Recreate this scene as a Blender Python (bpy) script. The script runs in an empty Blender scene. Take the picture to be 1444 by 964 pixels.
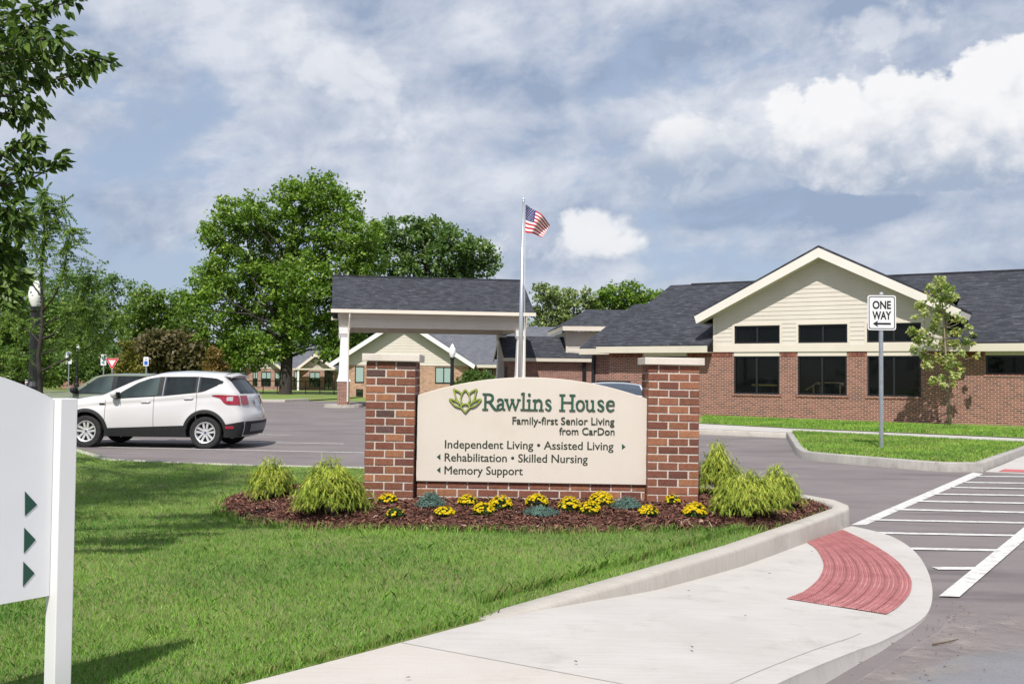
import bpy, bmesh, math, random
import numpy as np
from mathutils import Vector, Matrix
R_ = math.radians
SC = bpy.context.scene
COL = SC.collection
rnd = random.Random(7)
rng = np.random.default_rng(11)

# ------------------------------------------------------------------ camera, sky, sun, exposure
PITCH = math.atan(47/1404); ROLL = 0.009; CZ = 1.65; F = 1404.0
cam_d = bpy.data.cameras.new('camera'); cam = bpy.data.objects.new('camera', cam_d); COL.objects.link(cam)
cam_d.sensor_width = 36.0; cam_d.lens = 36.0*1404/1444; cam_d.clip_start = .05; cam_d.clip_end = 3000
cam.matrix_world = Matrix.Translation((0, 0, CZ)) @ Matrix.Rotation(math.pi/2+PITCH, 4, 'X') @ Matrix.Rotation(ROLL, 4, 'Z')
SC.camera = cam
SUN_EL = R_(52); SUN_AZ = R_(12)        # behind the camera, slightly to its left
sd = bpy.data.lights.new('sun', 'SUN'); sd.energy = 4.3; sd.angle = R_(0.55); sd.color = (1, .955, .89)
sun = bpy.data.objects.new('sun', sd); COL.objects.link(sun)
to_sun = Vector((-math.sin(SUN_AZ)*math.cos(SUN_EL), -math.cos(SUN_AZ)*math.cos(SUN_EL), math.sin(SUN_EL)))
sun.rotation_euler = to_sun.to_track_quat('Z', 'Y').to_euler()
SC.view_settings.view_transform = 'Standard'; SC.view_settings.look = 'None'
SC.view_settings.exposure = 0.30; SC.cycles.max_bounces = 6; SC.cycles.diffuse_bounces = 3; SC.cycles.glossy_bounces = 3; SC.cycles.transmission_bounces = 3; SC.cycles.transparent_max_bounces = 8
SC.view_settings.gamma = 1.0; SC.view_settings.use_curve_mapping = False

class NT:
    """small helper to write node graphs as expressions"""
    def __init__(s, tree): s.t = tree; s.n = tree.nodes; s.l = tree.links
    def add(s, typ, **kw):
        nd = s.n.new(typ)
        for k, v in kw.items(): setattr(nd, k, v)
        return nd
    def put(s, sock, v):
        if hasattr(v, 'is_linked') or isinstance(v, bpy.types.NodeSocket): s.l.new(v, sock)
        else:
            try: sock.default_value = v
            except Exception: sock.default_value = (*v, 1)
    def m(s, op, a, b=0.0, c=None, clamp=False):
        nd = s.add('ShaderNodeMath', operation=op, use_clamp=clamp)
        s.put(nd.inputs[0], a); s.put(nd.inputs[1], b)
        if c is not None: s.put(nd.inputs[2], c)
        return nd.outputs[0]
    def comb(s, x, y, z):
        nd = s.add('ShaderNodeCombineXYZ')
        for i, v in enumerate((x, y, z)): s.put(nd.inputs[i], v)
        return nd.outputs[0]
    def sep(s, v):
        nd = s.add('ShaderNodeSeparateXYZ'); s.put(nd.inputs[0], v); return nd.outputs
    def noise(s, vec, scale, detail=4, rough=.55, dist=0., out=0):
        nd = s.add('ShaderNodeTexNoise'); s.put(nd.inputs['Vector'], vec)
        nd.inputs['Scale'].default_value = scale; nd.inputs['Detail'].default_value = detail
        nd.inputs['Roughness'].default_value = rough; nd.inputs['Distortion'].default_value = dist
        return nd.outputs[out]
    def ss(s, v, lo, hi, a=0., b=1.):
        nd = s.add('ShaderNodeMapRange', interpolation_type='SMOOTHSTEP'); s.put(nd.inputs[0], v)
        for i, q in enumerate((lo, hi, a, b)): s.put(nd.inputs[1+i], q)
        return nd.outputs[0]
    def mix(s, f, a, b, blend='MIX'):
        nd = s.add('ShaderNodeMix', data_type='RGBA', blend_type=blend)
        s.put(nd.inputs[0], f)
        for i, v in ((6, a), (7, b)):
            if isinstance(v, tuple): nd.inputs[i].default_value = (*v, 1) if len(v) == 3 else v
            else: s.l.new(v, nd.inputs[i])
        return nd.outputs[2]
    def obj(s): return s.add('ShaderNodeTexCoord').outputs['Object']

def build_world():
    w = bpy.data.worlds.new('World'); SC.world = w; w.use_nodes = True
    t = NT(w.node_tree); t.n.clear()
    sky = t.add('ShaderNodeTexSky', sky_type='NISHITA'); sky.sun_disc = False
    sky.sun_elevation = SUN_EL; sky.sun_rotation = math.pi + SUN_AZ
    sky.altitude = 200; sky.dust_density = 1.6; sky.air_density = 1.0; sky.ozone_density = 1.5
    bg = t.add('ShaderNodeBackground'); bg.inputs[1].default_value = 0.10
    t.l.new(sky.outputs[0], bg.inputs[0])
    d = t.sep(t.add('ShaderNodeTexCoord').outputs['Generated'])
    az = t.m('ARCTAN2', d[0], d[1]); el = t.m('ARCSINE', d[2])
    A = lambda px: math.atan((px-722)/1404); E = lambda py: math.atan((529-py)/1404)
    v = t.comb(t.m('ADD', az, t.m('MULTIPLY', el, -.5)), t.m('MULTIPLY', el, 1.9), 3.7)
    v2 = t.comb(az, t.m('MULTIPLY', el, 1.2), 9.1)
    warp = t.noise(v, 6, 3, .5, out=1)
    wv = t.add('ShaderNodeVectorMath', operation='SCALE'); t.l.new(warp, wv.inputs[0]); wv.inputs[3].default_value = .10
    vw = t.add('ShaderNodeVectorMath', operation='ADD'); t.l.new(v, vw.inputs[0]); t.l.new(wv.outputs[0], vw.inputs[1]); vw = vw.outputs[0]
    big = t.noise(vw, 5.5, 6, .58); fine = t.noise(v2, 13, 7, .62, .25); mid = t.noise(vw, 9, 5, .55, .3)
    puff = t.noise(v2, 30, 5, .6, .3)
    def blob(px, py, rx, ry):
        dx = t.m('DIVIDE', t.m('SUBTRACT', az, A(px)), rx/1404); dy = t.m('DIVIDE', t.m('SUBTRACT', el, E(py)), ry/1404)
        return t.m('SUBTRACT', 1, t.m('ADD', t.m('MULTIPLY', dx, dx), t.m('MULTIPLY', dy, dy)))
    def blobs(L):
        f = None
        for b in L:
            g = blob(*b); f = g if f is None else t.m('SMOOTH_MAX', f, g, .35)
        return f
    # high veil of layered grey-blue cloud, thinner towards the lower left
    gap = t.m('MAXIMUM', blobs([(200, 260, 330, 170), (330, 420, 300, 90)]), 0)
    veil = t.ss(t.m('SUBTRACT', t.m('ADD', t.m('ADD', big, .03), t.m('MULTIPLY', t.m('SUBTRACT', fine, .5), .22)), t.m('MULTIPLY', gap, .13)), .28, .54)
    shade = t.m('ADD', t.m('ADD', t.m('MULTIPLY', t.m('SUBTRACT', mid, .5), 2.0), t.m('MULTIPLY', t.m('SUBTRACT', fine, .5), 1.7)), .47)
    dark = t.m('MAXIMUM', blobs([(930, 75, 260, 75), (1240, 20, 200, 55), (1150, 300, 380, 30), (640, 110, 260, 50), (60, 420, 200, 90)]), 0)
    light = t.m('MAXIMUM', blobs([(470, 130, 190, 75), (300, 60, 160, 70), (1090, 150, 260, 80), (780, 60, 120, 60), (1260, 352, 260, 36), (560, 220, 140, 60)]), 0)
    sh = t.m('ADD', t.m('SUBTRACT', shade, t.m('MULTIPLY', dark, .42)), t.m('MULTIPLY', light, .34), clamp=True)
    veil_c = t.mix(sh, (.315, .39, .535), (.70, .73, .80))
    veil_c = t.mix(t.ss(veil, 0, .8), (.395, .48, .64), veil_c)
    # bright cumulus banks
    f = blobs([(1275, 195, 205, 92), (1432, 165, 120, 84), (1160, 222, 110, 58), (1330, 258, 190, 36)])
    fl = blobs([(1005, 225, 120, 66), (945, 250, 95, 42)])
    f2 = blobs([(826, 328, 76, 44), (770, 366, 54, 34), (690, 350, 52, 30)])
    def billow(scale, vec):
        vo = t.add('ShaderNodeTexVoronoi', feature='F1'); t.put(vo.inputs['Vector'], vec); vo.inputs['Scale'].default_value = scale; return t.m('SUBTRACT', .42, vo.outputs['Distance'])
    pw = t.add('ShaderNodeVectorMath', operation='SCALE'); t.l.new(t.noise(v2, 22, 3, .6, out=1), pw.inputs[0]); pw.inputs[3].default_value = .045
    pv = t.add('ShaderNodeVectorMath', operation='ADD'); t.l.new(v2, pv.inputs[0]); t.l.new(pw.outputs[0], pv.inputs[1]); pv = pv.outputs[0]
    bil = t.m('ADD', t.m('MULTIPLY', billow(15, pv), 1.5), t.m('MULTIPLY', billow(36, pv), .8))
    det = t.m('ADD', t.m('ADD', t.m('MULTIPLY', t.m('SUBTRACT', fine, .5), 1.8), t.m('MULTIPLY', t.m('SUBTRACT', puff, .5), 1.1)), t.m('MULTIPLY', bil, .75))
    cum_b = t.m('MULTIPLY', t.ss(t.m('ADD', f2, t.m('MULTIPLY', det, 1.25)), .0, .85), .88)
    cum_a = t.m('MAXIMUM', t.ss(t.m('ADD', f, t.m('MULTIPLY', det, .70)), .05, .27), t.m('MULTIPLY', t.ss(t.m('ADD', fl, t.m('MULTIPLY', det, .62)), .05, .50), .92))
    cum = t.m('MAXIMUM', cum_a, cum_b)
    lowr = t.m('ADD', t.m('DIVIDE', t.m('SUBTRACT', el, E(244)), 58/1404), t.m('MULTIPLY', det, 1.15))
    lowl = t.m('ADD', t.m('DIVIDE', t.m('SUBTRACT', el, E(212)), 46/1404), t.m('MULTIPLY', det, .55))
    sidem = t.ss(az, A(1030), A(1095)); lowr = t.m('ADD', t.m('MULTIPLY', lowr, sidem), t.m('MULTIPLY', lowl, t.m('SUBTRACT', 1, sidem)))
    low2 = t.m('ADD', t.m('DIVIDE', t.m('SUBTRACT', el, E(400)), 70/1404), t.m('MULTIPLY', det, .6))
    tone = lambda v: t.mix(t.ss(v, -1.0, 1.15), (.365, .44, .57), (.88, .88, .895))
    cum_c = tone(lowr); cum_d = tone(low2)
    cum_c = t.mix(t.m('MULTIPLY', t.ss(puff, .45, .7), .25), cum_c, (.93, .925, .93))
    wisp = t.m('MULTIPLY', t.ss(t.m('ADD', blobs([(480, 105, 110, 48), (520, 130, 70, 40), (380, 60, 90, 40), (560, 190, 70, 40), (1230, 60, 110, 40), (1100, 170, 120, 40)]), t.m('MULTIPLY', det, 1.1)), .25, 1.1), .62)
    veil_c = t.mix(wisp, veil_c, (.83, .84, .875))
    cb = t.mix(cum_a, t.mix(cum_b, veil_c, cum_d), cum_c)
    bgc = t.add('ShaderNodeBackground'); t.l.new(cb, bgc.inputs[0]); bgc.inputs[1].default_value = .86
    up = t.ss(d[2], -.02, .03)
    fac = t.m('MULTIPLY', t.m('MAXIMUM', t.m('ADD', t.m('MULTIPLY', veil, .22), .74), cum), up)
    mx = t.add('ShaderNodeMixShader'); t.l.new(fac, mx.inputs[0]); t.l.new(bg.outputs[0], mx.inputs[1]); t.l.new(bgc.outputs[0], mx.inputs[2])
    out = t.add('ShaderNodeOutputWorld'); t.l.new(mx.outputs[0], out.inputs[0])
build_world()

# ------------------------------------------------------------------ measured pixel -> place
def ray(px, py):
    x = (px-722)/F; y = (482-py)/F; z = -1
    c, s = math.cos(ROLL), math.sin(ROLL); x, y = c*x-s*y, s*x+c*y
    a = math.pi/2+PITCH; c, s = math.cos(a), math.sin(a)
    return x, c*y-s*z, s*y+c*z
def G(px, py, z=0.0):
    r = ray(px, py); t = (z-CZ)/r[2]; return Vector((r[0]*t, r[1]*t, z))
def at(px, py, Y):
    r = ray(px, py); t = Y/r[1]; return Vector((r[0]*t, Y, CZ+r[2]*t))

# ------------------------------------------------------------------ mesh helpers
class MB:
    def __init__(s): s.v = []; s.f = []; s.m = []; s.c = []
    def face(s, pts, mi=0, col=None):
        b = len(s.v); s.v += [tuple(p) for p in pts]; s.f.append(tuple(range(b, b+len(pts)))); s.m.append(mi); s.c.append(col)
    def mesh(s, V, Fs, mi=0, col=None):
        b = len(s.v); s.v += [tuple(p) for p in V]
        for f in Fs: s.f.append(tuple(b+i for i in f)); s.m.append(mi); s.c.append(col)
    def box(s, x0, x1, y0, y1, z0, z1, mi=0, col=None, M=None):
        V = [(x0,y0,z0),(x1,y0,z0),(x1,y1,z0),(x0,y1,z0),(x0,y0,z1),(x1,y0,z1),(x1,y1,z1),(x0,y1,z1)]
        if M is not None: V = [M @ Vector(p) for p in V]
        s.mesh(V, [(3,2,1,0),(4,5,6,7),(0,1,5,4),(1,2,6,5),(2,3,7,6),(3,0,4,7)], mi, col)
    def prism(s, poly, a, b, ax='y', mi=0, col=None):
        """polygon in the two other axes, extruded from a to b along ax"""
        def P(p, q): return {'y': (p[0], q, p[1]), 'x': (q, p[0], p[1]), 'z': (p[0], p[1], q)}[ax]
        n = len(poly); V = [P(p, a) for p in poly]+[P(p, b) for p in poly]
        s.mesh(V, [tuple(range(n)), tuple(range(2*n-1, n-1, -1))]+[(i, n+i, n+(i+1) % n, (i+1) % n) for i in range(n)], mi, col)
    def slab(s, pts, th, mi=0):
        """flat panel: four or more corner points, thickness downwards"""
        n = len(pts); V = [tuple(p) for p in pts]+[(p[0], p[1], p[2]-th) for p in pts]
        s.mesh(V, [tuple(range(n)), tuple(range(2*n-1, n-1, -1))]+[(i, n+i, n+(i+1) % n, (i+1) % n) for i in range(n)], mi)
    def tube(s, pts, rad, n=8, mi=0, cap=True, col=None):
        pts = [Vector(p) for p in pts]; k = len(pts); rad = [rad]*k if not hasattr(rad, '__len__') else rad
        V = []; up = Vector((.13, .21, 1)).normalized()
        for i, p in enumerate(pts):
            d = (pts[min(i+1, k-1)]-pts[max(i-1, 0)]).normalized()
            a = d.cross(up if abs(d.dot(up)) < .95 else Vector((1, 0, 0))).normalized(); b = d.cross(a)
            V += [p+(a*math.cos(2*math.pi*j/n)+b*math.sin(2*math.pi*j/n))*rad[i] for j in range(n)]
        Fs = [(i*n+j, i*n+(j+1) % n, (i+1)*n+(j+1) % n, (i+1)*n+j) for i in range(k-1) for j in range(n)]
        if cap: Fs += [tuple(range(n)), tuple(range(k*n-1, (k-1)*n-1, -1))]
        s.mesh(V, Fs, mi, col)
    def lathe(s, prof, n=24, M=None, mi=0, col=None):
        """profile [(r, z)] spun about z"""
        V = [Vector((r*math.cos(2*math.pi*j/n), r*math.sin(2*math.pi*j/n), z)) for r, z in prof for j in range(n)]
        if M is not None: V = [M @ p for p in V]
        s.mesh(V, [(i*n+j, i*n+(j+1) % n, (i+1)*n+(j+1) % n, (i+1)*n+j) for i in range(len(prof)-1) for j in range(n)], mi, col)
    def grid(s, rows, mi=0, flip=False, keep=None):
        k = len(rows); n = len(rows[0]); V = [p for r in rows for p in r]; Fs = []
        for i in range(k-1):
            for j in range(n-1):
                f = (i*n+j, i*n+j+1, (i+1)*n+j+1, (i+1)*n+j)
                if keep is None or keep([V[q] for q in f]): Fs.append(f[::-1] if flip else f)
        s.mesh(V, Fs, mi)
    def ribbon(s, pts, w, z0, z1, mi=0):
        """flat stroke in xz, widths w per point, from y=z0 to y=z1 (front)"""
        n = len(pts); w = [w]*n if not hasattr(w, '__len__') else w; L = []; Rr = []
        for i, p in enumerate(pts):
            a = pts[max(i-1, 0)]; b = pts[min(i+1, n-1)]; dx, dz = b[0]-a[0], b[1]-a[1]; l = math.hypot(dx, dz) or 1
            nx, nz = -dz/l*w[i]/2, dx/l*w[i]/2
            L.append((p[0]+nx, p[1]+nz)); Rr.append((p[0]-nx, p[1]-nz))
        V = [(p[0], z0, p[1]) for p in L+Rr]+[(p[0], z1, p[1]) for p in L+Rr]; Fs = []
        for i in range(n-1):
            Fs += [(2*n+i, 2*n+i+1, 3*n+i+1, 3*n+i), (i, 2*n+i, 2*n+i+1, i+1)[::-1], (n+i, n+i+1, 3*n+i+1, 3*n+i)[::-1]]
        Fs += [(0, n, 3*n, 2*n), (n-1, 2*n-1, 4*n-1, 3*n-1)]
        s.mesh(V, Fs, mi)
    def build(s, name, mats, parent=None, smooth=False, loc=None, weld=False, angle=None):
        me = bpy.data.meshes.new(name); me.from_pydata(s.v, [], s.f)
        mats = mats if isinstance(mats, (list, tuple)) else [mats]
        for m in mats: me.materials.append(m)
        me.polygons.foreach_set('material_index', s.m)
        if any(c is not None for c in s.c):
            at_ = me.color_attributes.new('Col', 'FLOAT_COLOR', 'CORNER'); arr = []
            for f, c in zip(s.f, s.c): arr += list((*(c or (1, 1, 1)), 1))*len(f)
            at_.data.foreach_set('color', arr)
        bm = bmesh.new(); bm.from_mesh(me)
        if weld: bmesh.ops.remove_doubles(bm, verts=bm.verts, dist=1e-4)
        bmesh.ops.recalc_face_normals(bm, faces=bm.faces)
        if smooth:
            for f in bm.faces: f.smooth = True
            if angle:
                for e in bm.edges:
                    if len(e.link_faces) == 2 and e.calc_face_angle(0) > angle: e.smooth = False
        bm.to_mesh(me); bm.free(); me.update()
        o = bpy.data.objects.new(name, me); COL.objects.link(o)
        if parent is not None: o.parent = parent
        if loc is not None: o.location = loc
        return o

def np_mesh(name, V, k, mat, cols=None, parent=None, smooth=False):
    """V: (m*k,3) points, every k of them one polygon; cols: (m*k,3)"""
    V = np.ascontiguousarray(V, dtype=np.float32); n = len(V); m = n//k
    me = bpy.data.meshes.new(name); me.vertices.add(n); me.vertices.foreach_set('co', V.ravel())
    me.loops.add(n); me.loops.foreach_set('vertex_index', np.arange(n, dtype=np.int32))
    me.polygons.add(m); me.polygons.foreach_set('loop_start', np.arange(0, n, k, dtype=np.int32))
    try: me.polygons.foreach_set('loop_total', np.full(m, k, dtype=np.int32))
    except Exception: pass
    me.materials.append(mat)
    if cols is not None:
        a = me.color_attributes.new('Col', 'FLOAT_COLOR', 'POINT')
        c = np.ones((n, 4), dtype=np.float32); c[:, :3] = cols; a.data.foreach_set('color', c.ravel())
    me.update(calc_edges=True); me.validate()
    o = bpy.data.objects.new(name, me); COL.objects.link(o)
    if parent is not None: o.parent = parent
    return o

def tag(o, label, cat, group=None):
    o['label'] = label; o['category'] = cat
    if group: o['group'] = group
    return o
def thing(name, label, cat, loc=(0, 0, 0), rz=0., group=None):
    o = bpy.data.objects.new(name, None); COL.objects.link(o); o.location = loc; o.rotation_euler = (0, 0, rz)
    o.empty_display_size = .2
    return tag(o, label, cat, group)
def struct(o, kind='structure'): o['kind'] = kind; return o

# ------------------------------------------------------------------ materials
MATS = {}
def pmat(name, col, rough=.6, metal=0., spec=.5, coat=0., emit=None):
    m = bpy.data.materials.new(name); m.use_nodes = True; b = m.node_tree.nodes['Principled BSDF']
    b.inputs['Base Color'].default_value = (*col, 1); b.inputs['Roughness'].default_value = rough
    b.inputs['Metallic'].default_value = metal; b.inputs['Specular IOR Level'].default_value = spec
    b.inputs['Coat Weight'].default_value = coat; b.inputs['Coat Roughness'].default_value = .06
    MATS[name] = m; return m
def nmat(name, c1, c2, scale=5., rough=.7, bump=0., bscale=None, spec=.4, stretch=(1, 1, 1), detail=6, c3=None, s3=.4, metal=0., coat=0.):
    """two or three tones mixed by noise, optional bump"""
    m = pmat(name, c1, rough, metal, spec, coat); t = NT(m.node_tree); b = t.n['Principled BSDF']
    mp = t.add('ShaderNodeMapping'); t.l.new(t.obj(), mp.inputs[0]); mp.inputs['Scale'].default_value = stretch
    c = t.mix(t.ss(t.noise(mp.outputs[0], scale, detail, .6), .32, .68), c1, c2)
    if c3: c = t.mix(t.ss(t.noise(mp.outputs[0], s3, 4, .6), .45, .68), c, c3)
    t.l.new(c, b.inputs['Base Color'])
    if bump:
        bp = t.add('ShaderNodeBump'); bp.inputs['Strength'].default_value = bump; bp.inputs['Distance'].default_value = .02
        t.l.new(t.noise(mp.outputs[0], bscale or scale*6, 5, .65), bp.inputs['Height']); t.l.new(bp.outputs[0], b.inputs['Normal'])
    return m
def leafmat(name, trans=.35, rough=.45, spec=.35):
    m = bpy.data.materials.new(name); m.use_nodes = True; t = NT(m.node_tree); b = t.n['Principled BSDF']
    at_ = t.add('ShaderNodeVertexColor', layer_name='Col')
    t.l.new(at_.outputs[0], b.inputs['Base Color']); b.inputs['Roughness'].default_value = rough; b.inputs['Specular IOR Level'].default_value = spec
    tr = t.add('ShaderNodeBsdfTranslucent'); t.l.new(t.mix(1., at_.outputs[0], (1.0, 1.25, .55), 'MULTIPLY'), tr.inputs[0])
    mx = t.add('ShaderNodeMixShader'); mx.inputs[0].default_value = trans
    t.l.new(b.outputs[0], mx.inputs[1]); t.l.new(tr.outputs[0], mx.inputs[2])
    t.l.new(mx.outputs[0], t.n['Material Output'].inputs[0]); return m
def vcolmat(name, rough=.8, bump=0., bscale=60, spec=.3):
    m = pmat(name, (1, 1, 1), rough, spec=spec); t = NT(m.node_tree); b = t.n['Principled BSDF']
    at_ = t.add('ShaderNodeVertexColor', layer_name='Col'); o = t.obj()
    c = t.mix(t.ss(t.noise(o, bscale*.5, 5, .65), .3, .7, .0, .35), at_.outputs[0], (.25, .2, .18), 'MULTIPLY')
    t.l.new(c, b.inputs['Base Color'])
    if bump:
        bp = t.add('ShaderNodeBump'); bp.inputs['Strength'].default_value = bump; bp.inputs['Distance'].default_value = .01
        t.l.new(t.noise(o, bscale, 5, .6), bp.inputs['Height']); t.l.new(bp.outputs[0], b.inputs['Normal'])
    return m
def brickmat(name, c1, c2, mortar, bw=.2, rh=.0677, ms=.009, c3=(.10, .035, .025)):
    m = pmat(name, c1, .85, spec=.25); t = NT(m.node_tree); b = t.n['Principled BSDF']
    s = t.sep(t.obj()); v = t.comb(t.m('ADD', s[0], s[1]), s[2], 0)
    br = t.add('ShaderNodeTexBrick'); t.l.new(v, br.inputs['Vector']); br.inputs['Scale'].default_value = 1
    br.inputs['Brick Width'].default_value = bw; br.inputs['Row Height'].default_value = rh; br.inputs['Mortar Size'].default_value = ms
    br.inputs['Mortar Smooth'].default_value = .15
    br.inputs['Color1'].default_value = (0, 0, 0, 1); br.inputs['Color2'].default_value = (1, 1, 1, 1); br.inputs['Mortar'].default_value = (.5, .5, .5, 1); br.inputs['Bias'].default_value = 0
    tone = t.mix(t.ss(br.outputs[0], .1, .9), c1, c2)
    tone = t.mix(t.m('MULTIPLY', t.ss(br.outputs[0], .78, .86), .75), tone, c3)
    tone = t.mix(t.m('MULTIPLY', t.noise(v, 40, 4, .6), .18), tone, (.30, .20, .16))
    tone = t.mix(t.ss(t.noise(v, .7, 3, .5), .4, .8, 0, .25), tone, c3)
    c = t.mix(br.outputs['Fac'], tone, mortar)
    t.l.new(c, b.inputs['Base Color'])
    bp = t.add('ShaderNodeBump'); bp.inputs['Strength'].default_value = .5; bp.inputs['Distance'].default_value = .008
    t.l.new(t.m('SUBTRACT', 1, br.outputs['Fac']), bp.inputs['Height']); t.l.new(bp.outputs[0], b.inputs['Normal'])
    return m
def shinglemat(name, axis=0, c1=(.028, .030, .038), c2=(.057, .060, .073), c3=(.16, .165, .18)):
    m = pmat(name, c1, .9, spec=.25); t = NT(m.node_tree); b = t.n['Principled BSDF']
    s = t.sep(t.obj()); v = t.comb(s[axis], t.m('MULTIPLY', s[2], 1.0), 0)
    br = t.add('ShaderNodeTexBrick'); t.l.new(v, br.inputs['Vector']); br.inputs['Scale'].default_value = 1
    br.inputs['Brick Width'].default_value = .30; br.inputs['Row Height'].default_value = .06; br.inputs['Mortar Size'].default_value = .006
    br.inputs['Mortar Smooth'].default_value = .4
    br.inputs['Color1'].default_value = (0, 0, 0, 1); br.inputs['Color2'].default_value = (1, 1, 1, 1); br.inputs['Mortar'].default_value = (0, 0, 0, 1)
    sv = t.add('ShaderNodeMapping'); t.l.new(v, sv.inputs[0]); sv.inputs['Scale'].default_value = (1.4, 12, 1)
    n1 = t.noise(sv.outputs[0], 1.5, 6, .7)
    c = t.mix(t.ss(br.outputs[0], .0, 1.), c1, c2)
    c = t.mix(t.ss(n1, .54, .70, 0, .8), c, c3)
    c = t.mix(t.ss(t.noise(v, .35, 3, .5), .4, .7, 0, .35), c, c1)
    t.l.new(c, b.inputs['Base Color'])
    bp = t.add('ShaderNodeBump'); bp.inputs['Strength'].default_value = .6; bp.inputs['Distance'].default_value = .01
    t.l.new(t.m('ADD', br.outputs[0], n1), bp.inputs['Height']); t.l.new(bp.outputs[0], b.inputs['Normal'])
    return m
def asphaltmat(name, c1, c2, c3, speck=.18):
    m = pmat(name, c1, .85, spec=.3); t = NT(m.node_tree); b = t.n['Principled BSDF']; o = t.obj()
    mp = t.add('ShaderNodeMapping'); t.l.new(o, mp.inputs[0]); mp.inputs['Rotation'].default_value = (0, 0, R_(12)); mp.inputs['Scale'].default_value = (.35, 1.6, 1)
    c = t.mix(t.ss(t.noise(o, .5, 6, .6), .3, .7), c1, c2)
    c = t.mix(t.ss(t.noise(mp.outputs[0], 1.0, 5, .6), .50, .70, 0, .85), c, c3)     # paver passes and scuffs
    c = t.mix(t.ss(t.noise(o, 85, 3, .7), .60, .72, 0, speck), c, (.42, .40, .38))
    c = t.mix(t.ss(t.noise(o, 60, 3, .7), .58, .72, 0, .45), c, (.03, .03, .032))
    t.l.new(c, b.inputs['Base Color'])
    bp = t.add('ShaderNodeBump'); bp.inputs['Strength'].default_value = .35; bp.inputs['Distance'].default_value = .006
    t.l.new(t.noise(o, 160, 3, .6), bp.inputs['Height']); t.l.new(bp.outputs[0], b.inputs['Normal'])
    return m
def concretemat(name, c1, c2, c3):
    m = pmat(name, c1, .85, spec=.3); t = NT(m.node_tree); b = t.n['Principled BSDF']; o = t.obj()
    mp = t.add('ShaderNodeMapping'); t.l.new(o, mp.inputs[0]); mp.inputs['Rotation'].default_value = (0, 0, R_(-45)); mp.inputs['Scale'].default_value = (2, 60, 2)
    c = t.mix(t.ss(t.noise(o, 1.3, 6, .6), .3, .7), c1, c2)
    c = t.mix(t.ss(t.noise(o, 3.1, 7, .7), .50, .78, 0, .9), c, c3)
    c = t.mix(t.ss(t.noise(mp.outputs[0], 1.5, 3, .6), .35, .75, 0, .42), c, c3)
    c = t.mix(t.ss(t.noise(o, 90, 3, .6), .60, .74, 0, .35), c, (.22, .20, .18))
    t.l.new(c, b.inputs['Base Color'])
    bp = t.add('ShaderNodeBump'); bp.inputs['Strength'].default_value = .25; bp.inputs['Distance'].default_value = .004
    t.l.new(t.m('ADD', t.noise(mp.outputs[0], 2, 3, .6), t.noise(o, 120, 3, .6)), bp.inputs['Height']); t.l.new(bp.outputs[0], b.inputs['Normal'])
    return m

CONC = concretemat('concrete', (.455, .432, .41), (.505, .482, .46), (.36, .335, .31))
KERB = concretemat('kerb_concrete', (.42, .39, .35), (.48, .45, .41), (.30, .27, .235))
KERBD = concretemat('old_kerb_concrete', (.33, .315, .295), (.42, .40, .37), (.20, .185, .175))
ASPH = asphaltmat('asphalt', (.165, .143, .143), (.205, .180, .180), (.118, .102, .104))
OLDA = asphaltmat('old_asphalt', (.165, .165, .182), (.215, .213, .225), (.12, .12, .133), .5)
PAINT = nmat('road_paint', (.66, .655, .64), (.55, .54, .525), 14, .7, c3=(.42, .40, .38), s3=9.)
SAND = nmat('sand_wash', (.30, .265, .24), (.195, .18, .18), 5, .9, .4, 120, c3=(.17, .155, .158), s3=2.2)
LAWN = nmat('lawn_soil', (.12, .16, .04), (.17, .20, .065), 3, .95, .5, 90, c3=(.20, .19, .085), s3=.9)
FARG = nmat('far_grass', (.14, .22, .045), (.19, .26, .06), 2.2, .95, .4, 60, c3=(.16, .165, .06), s3=.6)
BRK = brickmat('building_brick', (.185, .060, .041), (.285, .108, .072), (.41, .32, .27), ms=.0095, c3=(.075, .03, .026))
BRKT = brickmat('tan_pattern_brick', (.36, .17, .10), (.46, .27, .17), (.58, .46, .36))
SHIN = shinglemat('shingle'); SHIN_LIGHT = shinglemat('pale_shingle', 0, (.10, .105, .125), (.145, .15, .175), (.19, .195, .22))
SIDING = nmat('siding', (.59, .54, .475), (.625, .575, .51), 1.2, .6, spec=.35)
TRIM = nmat('trim', (.63, .57, .49), (.67, .61, .53), 1.0, .55)
CREAM = nmat('cream_fascia', (.56, .515, .42), (.60, .555, .46), 1.0, .55)
WHITE = nmat('white_paint', (.74, .735, .73), (.79, .785, .78), 2., .45)
DKF = pmat('dark_frame', (.012, .013, .015), .4)
GLASS = pmat('dark_glass', (.01, .012, .012), .03, spec=.5)
def clear_glass():
    t = NT(GLASS.node_tree); tr = t.add('ShaderNodeBsdfTransparent'); tr.inputs[0].default_value = (.74, .77, .76, 1); mx = t.add('ShaderNodeMixShader'); mx.inputs[0].default_value = .32
    t.l.new(tr.outputs[0], mx.inputs[1]); t.l.new(t.n['Principled BSDF'].outputs[0], mx.inputs[2]); t.l.new(mx.outputs[0], t.n['Material Output'].inputs[0])
clear_glass()
BLIND = pmat('window_blind', (.30, .40, .38), .5)
BARK = nmat('bark', (.060, .048, .038), (.105, .085, .066), 9, .95, .8, 30, stretch=(1, 1, .25))
BARKD = nmat('dark_bark', (.028, .024, .022), (.055, .046, .040), 9, .95, .8, 30, stretch=(1, 1, .25))
BARKP = nmat('pale_bark', (.21, .17, .13), (.29, .24, .18), 12, .9, .5, 40, stretch=(1, 1, .25))
LEAF = leafmat('leaf'); LEAFG = leafmat('glossy_leaf', .25, .45, .3); NEEDLE = leafmat('thread_foliage', .22, .6, .2); BLADE = leafmat('grass_blade', .30, .55, .25)
PETAL = leafmat('petal', .2, .6, .2)
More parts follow.
